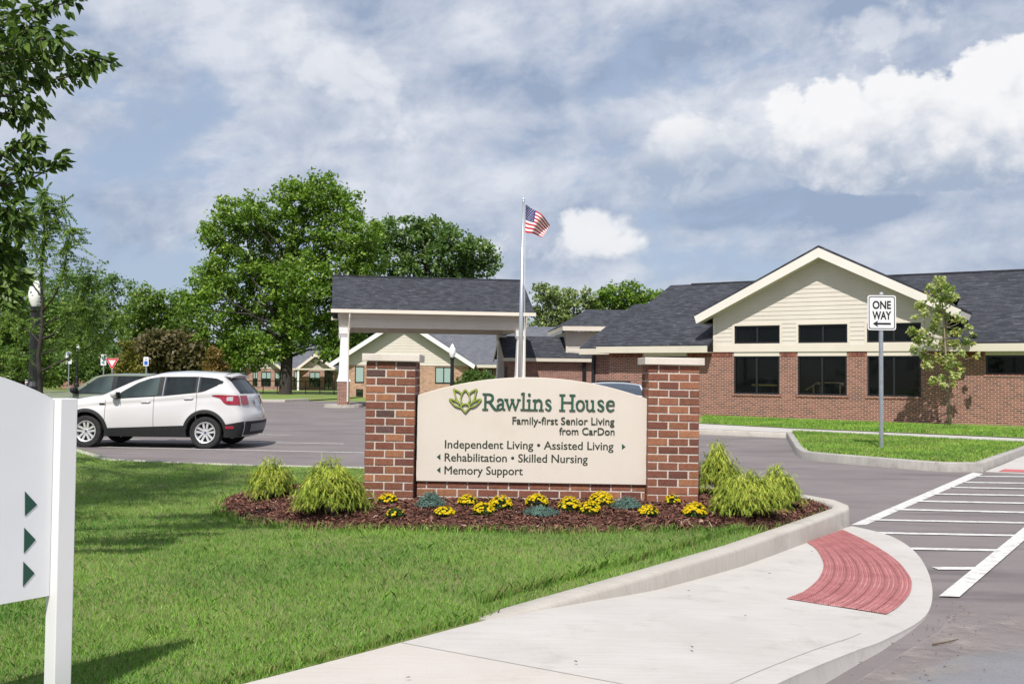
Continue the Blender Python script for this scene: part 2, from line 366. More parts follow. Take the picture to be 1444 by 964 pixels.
BLACKM = pmat('black_metal', (.012, .012, .013), .35)
STEEL = nmat('galvanised_steel', (.42, .46, .50), (.52, .55, .58), 12, .42, metal=.85)
ALU = pmat('aluminium', (.72, .72, .73), .32, .9)
SIGNW = pmat('sign_white', (.70, .70, .71), .35); SIGNB = pmat('sign_black', (.012, .012, .014), .4)
SIGNR = pmat('sign_red', (.62, .03, .03), .35); SIGNBL = pmat('sign_blue', (.02, .12, .50), .35)
GREEN = pmat('sign_green', (.012, .062, .040), .4); DKTXT = pmat('dark_lettering', (.026, .036, .024), .5)
GLOBE = pmat('lamp_globe', (.85, .85, .84), .25)

# ------------------------------------------------------------------ ground, lot, kerbs, walks
def inpoly(P, poly):
    x, y = P[:, 0], P[:, 1]; ins = np.zeros(len(P), bool); n = len(poly); j = n-1
    for i in range(n):
        xi, yi = poly[i][:2]; xj, yj = poly[j][:2]
        c = ((yi > y) != (yj > y)) & (x < (xj-xi)*(y-yi)/((yj-yi) or 1e-9)+xi); ins ^= c; j = i
    return ins
def polydist(P, poly):
    d = np.full(len(P), 1e9)
    for i in range(len(poly)):
        a = np.array(poly[i][:2], float); b = np.array(poly[(i+1) % len(poly)][:2], float); ab = b-a
        t = np.clip(((P-a) @ ab)/(ab @ ab), 0, 1); d = np.minimum(d, np.linalg.norm(P-(a+t[:, None]*ab), axis=1))
    return d
def sheet(name, poly, z, mat, kind='structure'):
    b = MB(); b.face([(p[0], p[1], z) for p in poly]); o = b.build(name, mat)
    if o.data.polygons[0].normal.z < 0: o.data.flip_normals()
    return struct(o, kind)
sheet('ground', [(-900, -60), (900, -60), (900, 1500), (-900, 1500)], -.03, FARG)
sheet('parking_lot', [(-120, -8), (60, -8), (60, 50), (24, 60), (-13, 60), (-19, 56), (-29, 56), (-33, 84), (-60, 90), (-120, 84)], 0.0, ASPH)
# older grey road surface in the right foreground
sheet('old_road', [(-3, -6), (9, -6), (9, 5.75), (7.5, 5.93), (6.6, 5.88), (5.6, 6.05), (4.9, 6.02), (4.3, 6.16), (3.7, 6.10), (3.2, 6.2), (2.75, 6.05), (1.95, 5.35), (.9, 4.1), (-2.2, .9)], .004, OLDA)
def dust():
    a = [(1.15, 4.62), (1.75, 5.30), (2.35, 6.02), (2.80, 6.55), (3.12, 7.05), (3.45, 7.75)]; c = [(2.2, 4.9), (2.75, 5.5), (3.5, 5.95), (4.6, 6.2), (5.4, 6.75), (4.2, 7.75)]
    m = nmat('dust', (.40, .355, .325), (.32, .285, .265), 4, .95, .3, 90); t = NT(m.node_tree); vc = t.add('ShaderNodeVertexColor', layer_name='Col'); o = t.obj()
    f = t.m('MULTIPLY', t.sep(vc.outputs[0])[0], t.ss(t.m('ADD', t.noise(o, 2.6, 7, .68), t.m('MULTIPLY', t.sep(vc.outputs[0])[0], .22)), .52, 1.15))
    tr = t.add('ShaderNodeBsdfTransparent'); mx = t.add('ShaderNodeMixShader'); t.l.new(f, mx.inputs[0]); t.l.new(tr.outputs[0], mx.inputs[1]); t.l.new(t.n['Principled BSDF'].outputs[0], mx.inputs[2]); t.l.new(mx.outputs[0], t.n['Material Output'].inputs[0])
    n, k = 31, 17; P = []; C = []
    def on(L, u): x = u*(len(L)-1); q = min(int(x), len(L)-2); g = x-q; return np.array(L[q])*(1-g)+np.array(L[q+1])*g
    G_ = [[on(a, i/(n-1))*(1-j/(k-1))+on(c, i/(n-1))*j/(k-1) for j in range(k)] for i in range(n)]
    W_ = [[min(1, 4*min(i, n-1-i)/(n-1))*min(1, 1.6*(1-j/(k-1))) for j in range(k)] for i in range(n)]
    for i in range(n-1):
        for j in range(k-1):
            for u, v in ((i, j), (i, j+1), (i+1, j+1), (i+1, j)): P.append((*G_[u][v], .008)); C.append((W_[u][v],)*3)
    struct(np_mesh('sand_wash', np.array(P), 4, m, np.array(C)), 'stuff')
dust()

KI_ = [Vector((-3.62, 2.45)), Vector((-1.31, 4.92)), Vector((-.084, 6.40)), Vector((1.75, 8.66)), Vector((3.72, 11.05))]       # walk's inner edge
LAWN_POLY = [(-16, -6), (-5.2, .5), (-3.62, 2.45), (-1.31, 4.92), (-.14, 6.40), (.36, 7.02), (.94, 7.66), (1.82, 8.78), (2.66, 9.96), (3.5, 11.12), (3.74, 11.9), (3.52, 12.75), (-2.4, 16.36), (-4.57, 16.66), (-6.92, 17.39), (-8.5, 19.7), (-11, 23), (-18, 27), (-30, 26), (-30, -6)]
MULCH = [(-3.28, 11.3), (-3.42, 12.0), (-3.25, 12.7), (-2.4, 13.2), (0, 13.3), (2.2, 13.0), (3.45, 12.6), (3.72, 11.95), (3.71, 11.5), (3.50, 11.14), (3.05, 10.52), (2.68, 10.0), (2.3, 9.98), (1.63, 9.98), (.9, 9.84), (.2, 9.76), (-.83, 9.82), (-1.5, 9.84), (-2.1, 9.9), (-2.7, 10.3), (-3.1, 10.8)]
def mz(x, y):
    P = np.array([[x, y]], float)
    if not inpoly(P, MULCH)[0]: return .13
    return float(.13+.17*(1-np.exp(-(polydist(P, MULCH)[0]/.42))))
sheet('lawn', LAWN_POLY[:2]+[(-3.3, 2.3), (-1.0, 4.75), (.08, 6.12), (.10, 6.45)]+LAWN_POLY[5:], .115, LAWN)
def mulch():
    M1 = nmat('mulch', (.072, .030, .021), (.14, .062, .045), 30, .95, 1., 90)
    n = 110; xs = np.linspace(-3.5, 3.75, n); ys = np.linspace(9.7, 13.35, 60)
    XX, YY = np.meshgrid(xs, ys); P = np.stack([XX.ravel(), YY.ravel()], 1)
    ins = inpoly(P, MULCH); d = polydist(P, MULCH)
    Z = np.where(ins, .13+.17*(1-np.exp(-d/.42)), .108-np.minimum(d, .1)) + np.where(ins, rng.normal(0, .0035, len(P)), 0)
    rows = [[(P[i*n+j, 0], P[i*n+j, 1], Z[i*n+j]) for j in range(n)] for i in range(60)]
    b = MB(); b.grid(rows); bed = struct(b.build('mulch_bed', M1, smooth=True), 'stuff')
    # loose wood chips over the bed
    N = 46000; Q = np.stack([rng.uniform(-3.45, 3.7, N), rng.uniform(9.7, 13.3, N)], 1); Q = Q[inpoly(Q, MULCH)]; N = len(Q)
    z = .13+.17*(1-np.exp(-polydist(Q, MULCH)/.42))+rng.uniform(.0, .022, N)
    a = rng.uniform(0, 2*np.pi, N); ti = rng.normal(0, .35, N); L = rng.uniform(.012, .042, N); W = rng.uniform(.003, .008, N)
    dx = np.stack([np.cos(a)*np.cos(ti), np.sin(a)*np.cos(ti), np.sin(ti)], 1)*L[:, None]; dy = np.stack([-np.sin(a), np.cos(a), rng.normal(0, .5, N)], 1)*W[:, None]
    C = np.column_stack([Q, z]); V = np.stack([C-dx-dy, C+dx-dy, C+dx*.9+dy, C-dx*.9+dy], 1).reshape(-1, 3)
    t = rng.uniform(0, 1, N)**2; pale = (rng.uniform(0, 1, N) < .03)
    c = np.array([.085, .034, .024])+t[:, None]*np.array([.23, .115, .085]); c[pale] = (.42, .31, .23)
    np_mesh('mulch_chips', V, 4, vcolmat('mulch_chip', .9), np.repeat(c, 4, 0), bed)
mulch()

def kerb_run(name, pts, zt, zb, w, mat, side=1, e=.022):
    """kerb along a polyline, top heights zt, foot zb, body to the left of travel when side=1"""
    b = MB(); n = len(pts); rows = []
    for i, p in enumerate(pts):
        p = Vector(p[:2]); a = Vector(pts[max(i-1, 0)][:2]); c = Vector(pts[min(i+1, n-1)][:2]); d = (c-a).normalized(); nn = Vector((-d.y, d.x))*side
        q = p+nn*w
        rows.append([(p.x, p.y, zb[i]-.05), (p.x+nn.x*.008, p.y+nn.y*.008, zt[i]-e), (p.x+nn.x*(.008+e*.3), p.y+nn.y*(.008+e*.3), zt[i]-e*.3), (p.x+nn.x*(.008+e), p.y+nn.y*(.008+e), zt[i]), (q.x-nn.x*e, q.y-nn.y*e, zt[i]), (q.x, q.y, zt[i]-e), (q.x, q.y, zb[i]-.05)])
    b.grid(rows); b.face(rows[0]); b.face(rows[-1])
    return struct(b.build(name, mat, smooth=True, angle=R_(50)))
kerb_run('kerb', [(-.10, 6.22), (.04, 6.36), (.50, 6.86), (1.11, 7.52), (2.0, 8.64), (2.85, 9.83), (3.70, 11.03), (3.80, 11.2), (3.90, 11.5), (3.90, 11.95), (3.66, 12.72), (2.2, 13.75), (-2.4, 16.45), (-4.57, 16.76), (-6.95, 17.5), (-8.55, 19.75), (-11, 23.1), (-18, 27.2)],
         [.128, .137, .155, .18, .185, .19, .2, .2, .2, .2, .19, .16, .13, .13, .13, .13, .13, .13], [.10, .09, .06, .01, 0, 0, 0] + [0]*11, .20, KERB, e=.03)

def sidewalk():
    inn = [(-3.62, 2.45, .13), (-1.31, 4.92, .13), (-.04, 6.36, .128), (.50, 6.88, .10), (1.11, 7.54, .055), (2.0, 8.66, .022), (2.85, 9.85, .012), (3.70, 11.05, .008)]
    out = [(-2.1, 1.12, .13), (.55, 4.12, .13), (1.43, 5.14, .118), (2.0, 5.82, .075), (2.34, 6.22, .045), (2.92, 7.02, .014), (3.43, 8.17, .012), (3.84, 9.49, .012), (3.97, 10.5, .012), (3.80, 11.13, .012)]
    def arc(L, n):
        P = [Vector(p) for p in L]; d = [0]
        for i in range(1, len(P)): d.append(d[-1]+(P[i]-P[i-1]).length)
        r = []
        for k in range(n):
            s = d[-1]*k/(n-1); i = max(j for j in range(len(d)-1) if d[j] <= s+1e-9); f = (s-d[i])/(d[i+1]-d[i])
            p0, p1, p2, p3 = P[max(i-1, 0)], P[i], P[i+1], P[min(i+2, len(P)-1)]
            q = .5*(2*p1+(p2-p0)*f+(2*p0-5*p1+4*p2-p3)*f*f+(3*p1-p0-3*p2+p3)*f**3)
            r.append(q)
        return r
    n = 70; I = arc(inn, n); O = arc(out, n)
    b = MB(); b.grid([[I[i].lerp(O[i], k/8) for k in range(9)] for i in range(n)])
    b.grid([[O[i], O[i]+Vector((0, 0, -.02)), Vector((O[i].x, O[i].y, -.05))+(O[i]-I[i]).normalized()*.03] for i in range(n)])
    for q in range(26*8): b.m[q] = 1
    w = struct(b.build('sidewalk', [CONC, concretemat('warm_concrete', (.475, .44, .405), (.505, .47, .435), (.41, .37, .33))], smooth=True, weld=True, angle=R_(40)))
    # tooled joints: along the back of the kerb strip, and across the walk
    JT = pmat('joint', (.375, .35, .325), .95); b = MB()
    def line(pts, wd, up=.0025):
        rows = []
        for i, p in enumerate(pts):
            d = (pts[min(i+1, len(pts)-1)]-pts[max(i-1, 0)]); d = Vector((d.x, d.y, 0)).normalized(); nn = Vector((-d.y, d.x, 0))*wd/2
            rows.append([p+nn+Vector((0, 0, up)), p-nn+Vector((0, 0, up))])
        b.grid(rows)
    line([O[i].lerp(I[i], .17/max((O[i]-I[i]).length, .3)) for i in range(0, 40)], .006)
    for i in (4, 26): line([I[i].lerp(O[i], q/10) for q in range(11)], .007)
    b.build('joint', JT, w)
    return I, O
WI, WO = sidewalk()

# red truncated-dome warning mat laid on the ramp
def tactile():
    px = lambda x, y: G(1100+x/3.95, 720+y/3.95, .02)
    outer = [px(*p) for p in ((345, 100), (500, 175), (640, 265), (715, 350), (735, 410), (715, 470), (650, 540), (590, 580))]
    inner = [px(*p) for p in ((150, 172), (200, 210), (235, 270), (240, 320), (210, 385), (140, 450), (90, 477), (35, 500))]
    def res(P, n):
        d = [0]
        for i in range(1, len(P)): d.append(d[-1]+(P[i]-P[i-1]).length)
        r = []
        for k in range(n):
            s = d[-1]*k/(n-1); i = max(j for j in range(len(d)-1) if d[j] <= s+1e-9); f = (s-d[i])/(d[i+1]-d[i]); q0, q1, q2, q3 = P[max(i-1, 0)], P[i], P[i+1], P[min(i+2, len(P)-1)]
            r.append(.5*(2*q1+(q2-q0)*f+(2*q0-5*q1+4*q2-q3)*f*f+(3*q1-q0-3*q2+q3)*f**3))
        return r
    def ramp_z(p):       # height of the walk under a point
        best = None
        for i in range(len(WI)):
            a, c = WI[i], WO[i]; ab = Vector((c.x-a.x, c.y-a.y)); t = max(0, min(1, Vector((p.x-a.x, p.y-a.y)).dot(ab)/ab.length_squared)); q = a.lerp(c, t)
            dd = (q.x-p.x)**2+(q.y-p.y)**2
            if best is None or dd < best[0]: best = (dd, q.z)
        return best[1]
    m = 40; Oo = res(outer, m); Ii = res(inner, m)
    M1 = nmat('red_mat', (.35, .135, .135), (.41, .175, .17), 6, .75, .2, 120, c3=(.52, .26, .25), s3=1.8)
    root = thing('tactile_paving', 'red warning mat of raised domes on the kerb ramp by the sign bed', 'tactile paving', Oo[0])
    b = MB(); T = -Vector(Oo[0]); rows = []
    for i in range(m):
        rows.append([(lambda q: q+Vector((0, 0, ramp_z(q)+.006-q.z))+T)(Oo[i].lerp(Ii[i], k/10)) for k in range(11)])
    b.grid(rows); b.build('mat_panel', M1, root, smooth=True)
    b = MB(); gb = MB()
    NR = 21
    for k in range(NR):
        f = (k+.5)/NR
        if k % 3 == 2:
            g = [Vector((q.x, q.y, ramp_z(q)+.0085))+T for q in res([Oo[i].lerp(Ii[i], (k+1)/NR) for i in range(m)], 60)]; rows = []
            for a_, q in enumerate(g): d = (g[min(a_+1, 59)]-g[max(a_-1, 0)]).normalized(); nn = Vector((-d.y, d.x, 0))*.0035; rows.append([q+nn, q-nn])
            if k < NR-1: gb.grid(rows)
        P = res([Oo[i].lerp(Ii[i], f) for i in range(m)], 60)
        L = sum((P[i+1]-P[i]).length for i in range(59)); n = int(L/.040); P = res(P, n)
        for q in P[1:-1]:
            z = ramp_z(q)+.006; c = Vector((q.x, q.y, z))+T
            V = [c+Vector((.0125*math.cos(a), .0125*math.sin(a), 0)) for a in (0, 1.257, 2.513, 3.77, 5.027)]+[c+Vector((.007*math.cos(a), .007*math.sin(a), .008)) for a in (0, 1.257, 2.513, 3.77, 5.027)]
            b.mesh(V, [(5, 6, 7, 8, 9)]+[(j, (j+1) % 5, 5+(j+1) % 5, 5+j) for j in range(5)])
    gb.build('groove', pmat('groove_red', (.20, .07, .07), .9), root)
    b.build('domes', nmat('red_dome', (.26, .085, .088), (.34, .125, .128), 6, .7), root)
tactile()

def strip(b, a, c, w, z=.004, w2=None):
    a = Vector(a[:2]); c = Vector(c[:2]); d = (c-a).normalized(); nn = Vector((-d.y, d.x)); w2 = w2 or w
    b.face([(*(a+nn*w/2), z), (*(a-nn*w/2), z), (*(c-nn*w2/2), z), (*(c+nn*w2/2), z)])
b = MB(); b.face([(p[0], p[1], .004) for p in ((3.836, 11.276), (4.008, 11.286), (8.268, 17.49), (8.203, 17.74))]); b.face([(p[0], p[1], .012) for p in ((3.249, 7.596), (3.396, 7.578), (10.0, 17.05), (9.85, 17.10))])
ST = [[(7.928, 16.985), (12, 17.1)], [(7.249, 15.99), (12, 15.75)], [(6.723, 15.232), (8.62, 15.09)], [(6.055, 14.346), (8.0, 14.21)], [(5.475, 13.496), (7.36, 13.32)], [(4.858, 12.622), (6.72, 12.40)], [(4.199, 11.678), (6.08, 11.52)], [(3.9, 10.694), (5.42, 10.59)], [(3.88, 9.728), (4.76, 9.67)], [(3.7, 8.73), (4.09, 8.742)]]
for i, (p, q) in enumerate(ST): strip(b, p, q, .12 if i > 5 else .15, .008)
struct(b.build('crosswalk_marking', PAINT))
b = MB()
for p, q in (((-12.5, 22.40), (-1.6, 20.73)), ((-12.5, 24.87), (-3.95, 23.55)), ((-13.0, 27.85), (-5.9, 26.75)), ((-13.5, 30.8), (-7.4, 29.85))): strip(b, p, q, .10)
struct(b.build('parking_lines', PAINT))

# far side: grass island with a high kerb, concrete walk, lawn in front of the brick building
ISL = [(5.90, 20.24), (6.75, 18.99), (7.44, 17.97), (8.44, 17.85), (11.07, 21.55), (15, 26.4), (20, 32), (20, 22), (30, 20), (30, 14)]
kerb_run('kerb', [(7.56, 27.45), (6.1, 21.4), (5.90, 20.24), (6.15, 19.75), (7.44, 18.05), (7.80, 17.80), (8.44, 17.85), (9.6, 19.5), (11.3, 21.9), (14.0, 25.7)],
         [.17]*10, [0]*10, .17, KERBD)
sheet('lawn', [(7.70, 27.3), (6.25, 21.4), (6.08, 20.3), (7.52, 18.20), (8.36, 18.02), (9.48, 19.6), (11.2, 22.0), (12.2, 23.45), (7.8, 27.63)], .15, FARG)
sheet('sidewalk', [(5.3, 29.0), (7.75, 27.5), (12.13, 23.5), (18, 18.6), (19, 19.7), (13.16, 25.6), (8.34, 29.57), (6.16, 32.0), (3.4, 37), (1.2, 37)], .152, CONC)
b = MB(); b.prism([(8.5, 17.9), (9.6, 19.45), (11.2, 21.8), (14, 25.5), (20, 20), (14, 15)], -.05, .010, 'z'); struct(b.build('sidewalk', CONC))
b = MB(); b.face([(8.72, 17.86, .016), (9.05, 18.33, .016), (10.8, 17.8, .016), (10.4, 17.3, .016)]); tag(b.build('tactile_paving', pmat('red_mat_plain', (.46, .12, .12), .8)), 'small sliver of red warning mat beside the grass island', 'tactile paving')
kerb_run('kerb', [(1.2, 37), (5.3, 28.95), (7.62, 27.5)], [.15]*3, [0]*3, .15, KERB, -1)
sheet('lawn', [(3.4, 37), (6.16, 32.0), (8.34, 29.57), (13.16, 25.6), (19, 19.7), (40, 8), (40, 30), (5.6, 42)], .17, FARG)

# ------------------------------------------------------------------ building pieces
def holes_wall(b, x0, x1, z0, z1, y, holes, depth=.12, mi=0):
    """flat wall in the xz plane with rectangular openings and their reveals (y grows into the house)"""
    xs = sorted({x0, x1, *[h[0] for h in holes], *[h[1] for h in holes]}); zs = sorted({z0, z1, *[h[2] for h in holes], *[h[3] for h in holes]})
    xs = [q for q in xs if x0 <= q <= x1]; zs = [q for q in zs if z0 <= q <= z1]
    for i in range(len(xs)-1):
        for j in range(len(zs)-1):
            cx = (xs[i]+xs[i+1])/2; cz = (zs[j]+zs[j+1])/2
            if any(h[0] < cx < h[1] and h[2] < cz < h[3] for h in holes): continue
            b.face([(xs[i], y, zs[j]), (xs[i+1], y, zs[j]), (xs[i+1], y, zs[j+1]), (xs[i], y, zs[j+1])], mi)
    for a, c, lo, hi in holes:
        for q in ([(a, lo), (a, hi)], [(c, hi), (c, lo)], [(c, lo), (a, lo)], [(a, hi), (c, hi)]):
            b.face([(q[0][0], y, q[0][1]), (q[1][0], y, q[1][1]), (q[1][0], y+depth, q[1][1]), (q[0][0], y+depth, q[0][1])], mi)
def window(parent, x0, x1, z0, z1, y, mull=(), fr=.055, pane_mat=None, sill=None, blind=0., label=None):
    """dark framed window set into an opening; y is the wall face"""
    f = MB(); y0 = y+.035; y1 = y+.115
    f.box(x0, x1, y0, y1, z0, z0+fr); f.box(x0, x1, y0, y1, z1-fr, z1); f.box(x0, x0+fr, y0, y1, z0+fr, z1-fr); f.box(x1-fr, x1, y0, y1, z0+fr, z1-fr)
    for q in mull: f.box(q-fr*.6, q+fr*.6, y0+.004, y1, z0+fr, z1-fr)
    o = f.build('window', DKF, parent)
    if label: o['label'] = label
    p = MB(); p.box(x0+.01, x1-.01, y+.085, y+.10, z0+.01, z1-.01); p.build('pane', pane_mat or GLASS, o)
    if blind:
        p = MB(); p.box(x0+fr, x1-fr, y+.072, y+.080, z0+fr+(z1-z0-2*fr)*(1-blind), z1-fr); p.build('blind', BLIND, o)
    if sill:
        s = MB(); s.box(x0-.06, x1+.06, y-.03, y+.06, z0-.075, z0-.003); s.build('sill', sill, o)
    return o
def siding(b, left, right, z0, z1, y, holes=(), course=.155, mi=0, slope=.016):
    """lap siding courses between left(z) and right(z)"""
    z = z0
    while z < z1-.01:
        h = min(course, z1-z); segs = [(left(z), right(z), left(z+h), right(z+h))]
        cut = [hh for hh in holes if hh[2] < z+h-.001 and hh[3] > z+.001]
        xs = [(left(z), left(z+h))]
        for hh in sorted(cut): xs += [(hh[0], hh[0]), (hh[1], hh[1])]
        xs.append((right(z), right(z+h)))
        for i in range(0, len(xs)-1, 2):
            (a, a2), (c, c2) = xs[i], xs[i+1]
            if c-a < .02: continue
            b.face([(a, y-slope, z), (c, y-slope, z), (c2, y-.002, z+h), (a2, y-.002, z+h)], mi)
            b.face([(a, y, z), (c, y, z), (c, y-slope, z), (a, y-slope, z)], mi)
        z += h

def main_building():
    A = G(987, 585, .2); ang = R_(-31.82)
    r = thing('brick_building', 'red brick single storey building with a wide cream gable over three dark windows', 'building', (A.x, A.y, 0), ang)
    XR = 27.
    low = [(1.34, 3.06, 1.04, 2.44), (3.73, 5.46, 1.04, 2.44), (6.16, 7.92, 1.04, 2.44), (9.92, 13.2, 1.82, 2.45), (-2.35, -.55, 1.04, 2.44), (16, 19, 1.04, 2.44)]
    b = MB(); holes_wall(b, -3.86, XR, .05, 2.60, 0, low); b.face([(-3.86, 0, .05), (-3.86, 9, .05), (-3.86, 9, 2.6), (-3.86, 0, 2.6)])
    b.face([(-3.86, 9, .05), (XR, 9, .05), (XR, 9, 2.6), (-3.86, 9, 2.6)]); w = b.build('wall', BRK, r)
    # soldier course under the eaves of the brick
    b = MB()
    for x0, x1 in ((-3.86, -2.42), (-.5, 1.28), (3.12, 3.67), (5.52, 6.10), (7.98, 9.86)):
        n = max(1, int((x1-x0)/.077)); d = (x1-x0)/n
        for i in range(n):
            c = rnd.choice([(.21, .075, .052), (.27, .105, .07), (.24, .085, .06), (.16, .06, .045)]); b.box(x0+i*d+.004, x0+i*d+d-.004, -.012, .01, 2.425, 2.595, 0, c)
    b.build('soldier_course', vcolmat('soldier_brick', .85, .3), w)
    up = [(1.37, 3.08, 2.91, 3.57), (3.76, 5.49, 2.91, 3.57), (6.16, 7.93, 2.91, 3.57)]
    ap = 4.60; zA = 6.02; sl = .495
    L = lambda z: max(.56, ap-(zA-z)/sl) if z > 2.7 else .56
    Rr = lambda z: min(8.60, ap+(zA-z)/sl) if z > 2.7 else 8.60
    b = MB(); siding(b, L, Rr, 2.85, zA-.01, -.012, up)
    for x in (.56, 8.6): b.box(min(x, x+.001), x+.002, -.01, 5.0, 2.6, 3.95)
    g = b.build('gable_siding', SIDING, r)
    b = MB(); b.prism([(.58, 2.62), (8.58, 2.62), (8.58, 3.95), (ap, zA-.02), (.58, 3.95)], 4.5, 4.6); b.build('gable_back', SIDING, r)
    b = MB(); b.box(.54, 8.62, -.045, 0, 2.60, 2.85)       # water table between brick and siding
    for x in (.53, 8.55): b.box(x, x+.09, -.035, -.02, 2.855, 3.9)
    for a, c, lo, hi in up:
        for q in ((a-.09, a-.002, lo-.09, hi+.09), (c+.002, c+.09, lo-.09, hi+.09), (a-.002, c+.002, lo-.09, lo-.002), (a-.002, c+.002, hi+.002, hi+.09)): b.box(q[0], q[1], -.04, -.015, q[2], q[3])
    for a, c, lo, hi in low[:3]: b.box(a, c, -.008, .03, hi+.003, 2.597)
    b.box(-2.35, -.55, -.01, .03, 2.45, 2.585); b.box(9.92, 13.2, -.01, .03, 2.455, 2.595)
    b.build('trim_boards', TRIM, r)
    # dark room behind the openings
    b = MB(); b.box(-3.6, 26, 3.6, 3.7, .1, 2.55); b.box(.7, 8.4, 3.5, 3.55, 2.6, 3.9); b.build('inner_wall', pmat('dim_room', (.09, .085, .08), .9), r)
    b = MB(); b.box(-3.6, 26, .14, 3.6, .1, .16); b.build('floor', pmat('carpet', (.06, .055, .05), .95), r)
    R3 = r.matrix_basis if False else Matrix.Translation((A.x, A.y, 0)) @ Matrix.Rotation(ang, 4, 'Z')
    YW = nmat('yellow_laminate', (.52, .40, .10), (.60, .47, .14), 3, .4); WD = nmat('pale_wood', (.46, .33, .17), (.54, .40, .22), 6, .5)
    th = thing('table', 'yellow topped table seen through the left large window', 'table', R3 @ Vector((2.35, .75, .16)), ang); b = MB(); b.box(-.48, .48, -.3, .3, 1.18, 1.24); b.build('tabletop', YW, th)
    for q in (-.25, .25): b = MB(); b.tube([(q, 0, 0), (q, 0, 1.18)], .03, 6); b.build('leg', YW, th)
    th = thing('exercise_bars', 'wooden exercise rails seen through the middle large window', 'exercise bars', R3 @ Vector((4.6, .8, .16)), ang)
    for y in (-.25, .3):
        b = MB(); b.tube([(-.72, y, 1.05), (-.3, y, 1.32), (.45, y, 1.32), (.8, y, 1.12)], .03, 6); b.build('rail', WD, th)
        for x in (-.45, -.2, .5): b = MB(); b.box(x-.03, x+.03, y-.02, y+.02, 0, 1.24); b.build('post', WD, th)
    for i, (a, c, lo, hi) in enumerate(low): window(r, a, c, lo, hi, 0, ((a+c)/2,) if i != 3 else (a+1.35,), sill=BRK)
    for a, c, lo, hi in up: window(r, a, c, lo, hi, -.012, ((a+c)/2,))
    # main roof
    ev, ez, rd, rz = -.55, 2.88, 7.0, 5.90; sp = (rz-ez)/(rd-ev)
    b = MB()
    zr = lambda y: ez+sp*(y-ev)
    b.slab([(-4.15, ev, ez), (.54, ev, ez), (.54, rd, rz), (-4.15, rd, rz)], .09); b.slab([(8.64, ev, ez), (XR, ev, ez), (XR, rd, rz), (8.64, rd, rz)], .09); b.slab([(.545, 4.2, zr(4.2)), (8.635, 4.2, zr(4.2)), (8.635, rd, rz), (.545, rd, rz)], .09); b.slab([(XR, 2*rd-ev, ez), (-4.15, 2*rd-ev, ez), (-4.15, rd+.004, rz-.002), (XR, rd+.004, rz-.002)], .09)
    ro = b.build('roof', SHIN, r)
    b = MB(); b.box(-3.1, XR, rd-.12, rd+.12, rz-.03, rz+.035); b.build('ridge_cap', SHIN, ro)
    # cross gable roof: front overhang at y=-.55, runs back into the main roof
    ov = -.58; zt = 6.35; e0, e1 = .02, 9.24; ezz = 4.02; mid = 4.63; yb = 8.6
    b = MB(); th = .10
    b.slab([(e0, ov, ezz), (mid, ov, zt), (mid, yb, zt), (e0, 3.4, ezz)], th); b.slab([(mid, ov, zt), (e1, ov, ezz), (e1, 3.4, ezz), (mid, yb, zt)], th)
    b.build('gable_roof', shinglemat('gable_shingle', 1), r)
    b = MB()       # white rake boards with plumb-cut ends
    b.prism([(e0-.03, ezz-.09), (mid, zt-.09), (mid, zt-.43), (e0+.06, ezz-.36)], ov-.02, ov+.03); b.prism([(mid, zt-.09), (e1+.03, ezz-.09), (e1-.06, ezz-.36), (mid, zt-.43)], ov-.02, ov+.03)
    b.box(e1-.04, e1, ov+.03, 2.9, ezz-.33, ezz-.11); b.box(e0, e0+.04, ov+.03, 2.9, ezz-.33, ezz-.11)
    b.build('rake_board', nmat('rake_white', (.68, .645, .585), (.72, .685, .625), 1., .5), r)
    b = MB()
    for s, (xa, xb_) in ((1, (e0+.05, mid)), (-1, (e1-.05, mid))):
        b.face([(xa, ov+.03, ezz-.335), (xb_, ov+.03, zt-.415), (xb_, 0, zt-.415), (xa, 0, ezz-.335)])
    b.face([(e0+.04, 0, ezz-.34), (.56, 0, ezz-.34), (.56, 3, ezz-.34), (e0+.04, 3, ezz-.34)]); b.face([(8.6, 0, ezz-.34), (e1-.04, 0, ezz-.34), (e1-.04, 3, ezz-.34), (8.6, 3, ezz-.34)])
    b.build('gable_soffit', CREAM, r)
    b = MB(); b.box(-4.15, .50, ev-.03, ev, ez-.31, ez-.06); b.box(8.68, XR, ev-.03, ev, ez-.31, ez-.06)
    b.box(-4.15, .50, ev, 0, ez-.31, ez-.285); b.box(8.68, XR, ev, 0, ez-.31, ez-.285)
    b.box(-4.18, -4.15, ev-.03, 7.0, ez-.31, ez-.29); b.prism([(ev, ez-.31), (ev, ez-.06), (rd, rz-.09), (rd, rz-.34)], -4.16, -4.13, 'x')
    b.build('eave_fascia', CREAM, r)
    b = MB(); b.prism([(0, 2.55), (14, 2.55), (rd, rz-.12)], -3.88, -3.84, 'x'); b.build('end_gable', SIDING, r)
    # set-back block at the left end
    b = MB(); b.box(-6.4, -3.9, 3.5, 9, .05, 2.62); b.build('rear_wall', BRK, r)
    b = MB(); b.slab([(-6.75, 2.9, 2.9), (-3.9, 2.9, 2.9), (-3.9, 8.6, 5.2), (-6.75, 8.6, 5.2)], .09); b.build('rear_roof', SHIN, r)
    b = MB(); b.box(-6.75, -4.2, 2.87, 2.9, 2.60, 2.85); b.box(-6.75, -4.2, 2.9, 3.5, 2.60, 2.62); b.build('rear_fascia', CREAM, r)
    b = MB(); b.box(-6.38, -6.26, 3.36, 3.49, .1, 2.55); b.build('downspout', DKF, r)
    return r
main_building()

